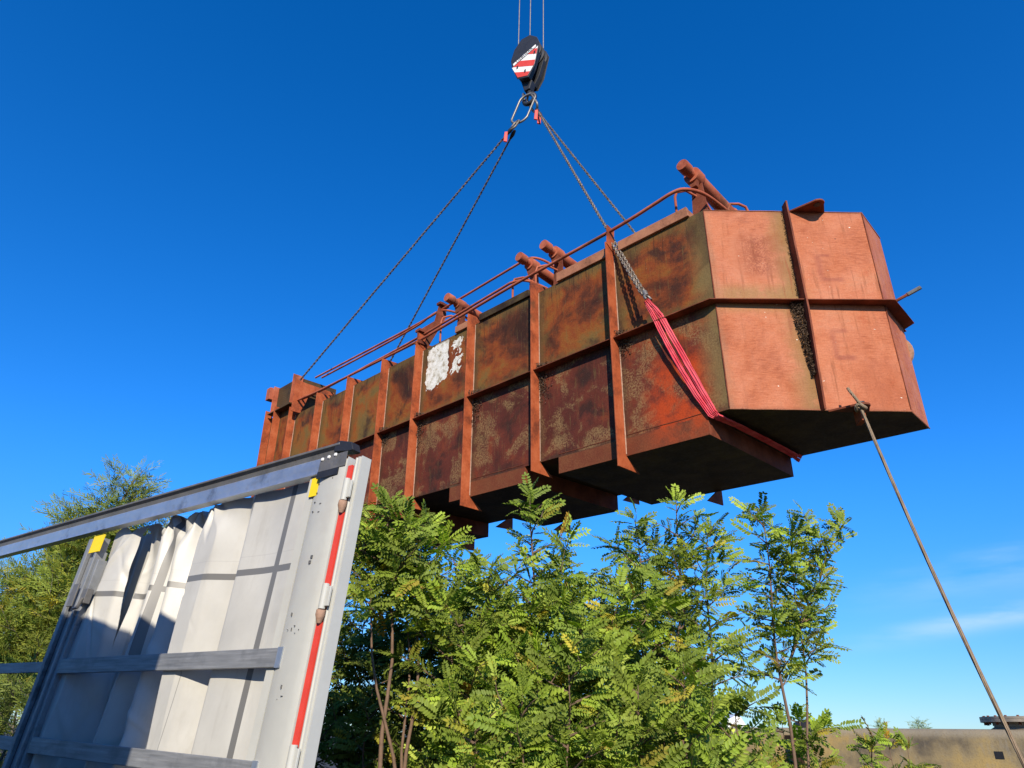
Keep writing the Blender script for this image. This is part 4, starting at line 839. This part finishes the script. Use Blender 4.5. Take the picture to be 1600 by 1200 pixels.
tot += plant('locust_sapling', 'tallest feathery light green sapling in the middle, tip against the dark tank floor', 'sapling', [((.35, 7.95, 0), (.25, 7.8, 4.30), .032, 1.3), ((.05, 7.8, 0), (-.22, 7.7, 3.15), .028, 1.2), ((.75, 7.8, 0), (.80, 7.75, 3.25), .028, 1.2), ((-.25, 7.7, 0), (-.62, 7.6, 2.95), .024, 1.2), ((.55, 7.6, 0), (.45, 7.5, 3.0), .024, 1.2), ((.9, 7.9, 0), (1.15, 7.8, 2.8), .024, 1.3)],
             [(1, .6), (2.2, .66), (2.9, .56), (3.4, .38), (3.9, .26), (4.2, .14), (4.5, .08)], 22, group=RG, step=.085)
tot += plant('locust_sapling', 'airy dark and light leaved sapling with sky gaps, left of the lone one', 'sapling', [((1.95, 8.7, 0), (2.22, 8.6, 4.52), .030, 1.5), ((2.25, 8.8, 0), (2.60, 8.65, 4.1), .028, 1.6), ((1.7, 8.7, 0), (1.68, 8.6, 4.05), .026, 1.6), ((2.1, 8.9, 0), (1.95, 8.9, 4.0), .024, 1.8)],
             [(1.5, .45), (2.5, .40), (3.2, .40), (3.9, .38), (4.3, .24), (4.6, .10)], 23, group=RG, step=.085, cols=GREEN + [(.09, .15, .03), (.10, .17, .03)])
tot += plant('locust_sapling', 'lone slender sapling on the right with two thin dark stems before the vessel', 'sapling', [((3.27, 8.8, 0), (3.42, 8.8, 4.50), .028, 2.3), ((3.50, 8.84, 2.6), (4.45, 8.8, 4.35), .018, 2.9), ((3.45, 8.85, 0), (3.78, 8.85, 4.2), .022, 2.4)],
             [(1.9, .22), (2.4, .30), (2.9, .42), (3.5, .32), (4.1, .32), (4.5, .22), (4.8, .10)], 24, group=RG, step=.085, yellow=.08)
plant('locust_sapling', 'dark shaded sapling top standing behind the middle one under the tank', 'sapling', [((-.55, 10.6, 0), (-.5, 10.5, 4.0), .03, 2.0), ((-.3, 10.6, 0), (-.25, 10.5, 3.6), .03, 2.0)], [(2, .5), (3.3, .36), (3.9, .2), (4.2, .08)], 25, group=RG, yellow=.02, cols=[(.05, .09, .02), (.06, .10, .02)])  # shade is put into the dark leaf colours
plant('locust_sapling', 'dense shaded sapling clump filling the dark gap right behind the trailer post', 'sapling', [((-2.3 + .42 * i, 9.4 + .3 * (i % 2), 0), (-2.3 + .42 * i, 9.4, 3.3 - .2 * (i % 3)), .03, .4) for i in range(6)], [(.4, .6), (2.5, .6), (3.2, .35), (3.5, .1)], 26, group=RG, yellow=.03, step=.085, cols=[(.06, .11, .02), (.07, .125, .024), (.08, .14, .026)])  # leaf greens darkened to stand for the shade behind the post
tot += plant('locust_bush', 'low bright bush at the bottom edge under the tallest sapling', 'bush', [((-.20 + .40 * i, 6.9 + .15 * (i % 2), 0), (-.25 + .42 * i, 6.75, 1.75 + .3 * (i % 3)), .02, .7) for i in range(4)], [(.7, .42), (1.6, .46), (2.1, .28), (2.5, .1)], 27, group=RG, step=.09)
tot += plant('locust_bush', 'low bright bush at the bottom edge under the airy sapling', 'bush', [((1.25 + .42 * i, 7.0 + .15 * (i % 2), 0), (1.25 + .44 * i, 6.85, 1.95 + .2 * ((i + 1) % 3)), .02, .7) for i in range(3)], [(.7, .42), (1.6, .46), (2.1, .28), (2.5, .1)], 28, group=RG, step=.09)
plant('locust_sapling', 'sapling with shade in its leaf colour showing between the tallest sapling and the airy one', 'sapling', [((1.75, 10.6, 0), (1.85, 10.5, 4.15), .03, 1.2), ((1.35, 10.5, 0), (1.35, 10.4, 3.6), .03, 1.0), ((2.3, 10.6, 0), (2.4, 10.5, 3.4), .03, 1.0)], [(1, .6), (3.0, .45), (3.8, .3), (4.2, .12)], 34, group=RG, yellow=.02, step=.11, cols=[(.05, .09, .02), (.06, .105, .022), (.04, .075, .018)])  # dark greens imitate shade under the tank
plant('locust_sapling', 'shade coloured clump of saplings seen through the gaps of the middle ones', 'sapling', [((-.4 + .5 * i, 9.3 + .25 * (i % 2), 0), (-.4 + .5 * i, 9.2, 2.9 - .3 * (i % 3)), .025, .4) for i in range(6)], [(.4, .6), (2.2, .55), (2.9, .25)], 35, group=RG, yellow=.03, step=.11, cols=[(.06, .11, .02), (.08, .14, .026), (.045, .085, .018)])  # backing clump, its leaf tints darkened as interior shade
plant('locust_bush', 'shaded bush with few lit leaves between the sapling stems and the trailer', 'bush', [((-1.5 + .4 * i, 8.5, 0), (-1.5 + .4 * i, 8.4, 2.3 - .3 * (i % 2)), .02, .6) for i in range(3)], [(.6, .45), (1.7, .45), (2.3, .25)], 33, group=RG, step=.16, cols=[(.07, .12, .022), (.09, .15, .03)])  # dark leaf tints carry this bush's shade
plant('locust_bush', 'small drooping bush at the foot of the lone slender sapling', 'bush', [((3.45, 9.3, 0), (3.42, 9.2, 1.95), .016, 1.2), ((3.75, 9.3, 0), (3.85, 9.2, 1.92), .016, 1.2), ((3.6, 9.3, 0), (3.65, 9.2, 1.98), .016, 1.2)], [(1.2, .4), (1.7, .36), (1.9, .2)], 29, group=RG, step=.16, upb=.15)
plant('locust_bush', 'small yellowing bush standing in front of the dark shadow on the vessel', 'bush', [((5.15, 10.5, 0), (5.05, 10.5, 1.72), .016, 1.0), ((5.45, 10.5, 0), (5.6, 10.5, 1.70), .016, 1.0), ((5.3, 10.5, 0), (5.35, 10.5, 1.80), .016, 1.0)], [(1.0, .35), (1.5, .32), (1.8, .14)], 30, group=RG, step=.17, yellow=.2)
WG = 'trees behind the trailer'
plant('willow_tree', 'tall fine leaved willow rising behind the trailer at the left edge', 'tree', [((-9.6, 14, 0), (-8.15, 14, 6.45), .11, 2.2), ((-9.8, 14.3, 0), (-9.0, 14.2, 5.2), .10, 1.8), ((-10.0, 14, 0), (-9.7, 14.0, 4.1), .09, 1.6), ((-9.3, 13.8, 0), (-8.5, 13.8, 5.4), .09, 1.8), ((-10.3, 14, 0), (-10.6, 13.9, 3.3), .09, 1.4), ((-9.1, 14.4, 0), (-7.9, 14.4, 5.2), .09, 1.8)],
      [(1, 1.05), (3, 1.0), (4.2, .85), (5.4, .72), (6.2, .50), (6.7, .15)], 31, leaf=.46, step=.06, temps=SPR, cols=WIL, yellow=.08, space=.055, bark='bark2', group=WG, upb=.8)
plant('willow_bush', 'dark low shrub thicket below the willow, seen past the boards', 'bush', [((-9.6 + .75 * i, 12.6, 0), (-9.6 + .75 * i, 12.5, 2.3 - .3 * (i % 2)), .04, .3) for i in range(5)], [(.3, .7), (1.6, .7), (2.4, .3)], 32, leaf=.5, step=.11, temps=SPR, cols=WILD, yellow=.03, space=.06, bark='bark2', group=WG, upb=.6)  # dark willow tints hold the shade behind the trailer
for (x, y, h, r, lab, sd) in ((33.2, 60, 3.5, .5, 'far round yellow tree top showing over the vessel, the wider one', 41), (30.0, 60, 3.35, .28, 'far tiny tree top showing over the vessel behind the yellowing bush', 42)):
    plant('distant_tree', lab, 'tree', [((x + .3 * i, y, 0), (x + .3 * i, y, h - .1 * i), .05, 1.4) for i in range(2)], [(1.4, r), (h - .4, r), (h, .15)], sd, leaf=.5, step=.12, temps=SPR, cols=WIL, yellow=.3, space=.08, bark='bark2', group='tiny far trees over the vessel')
print('leaflets', tot)
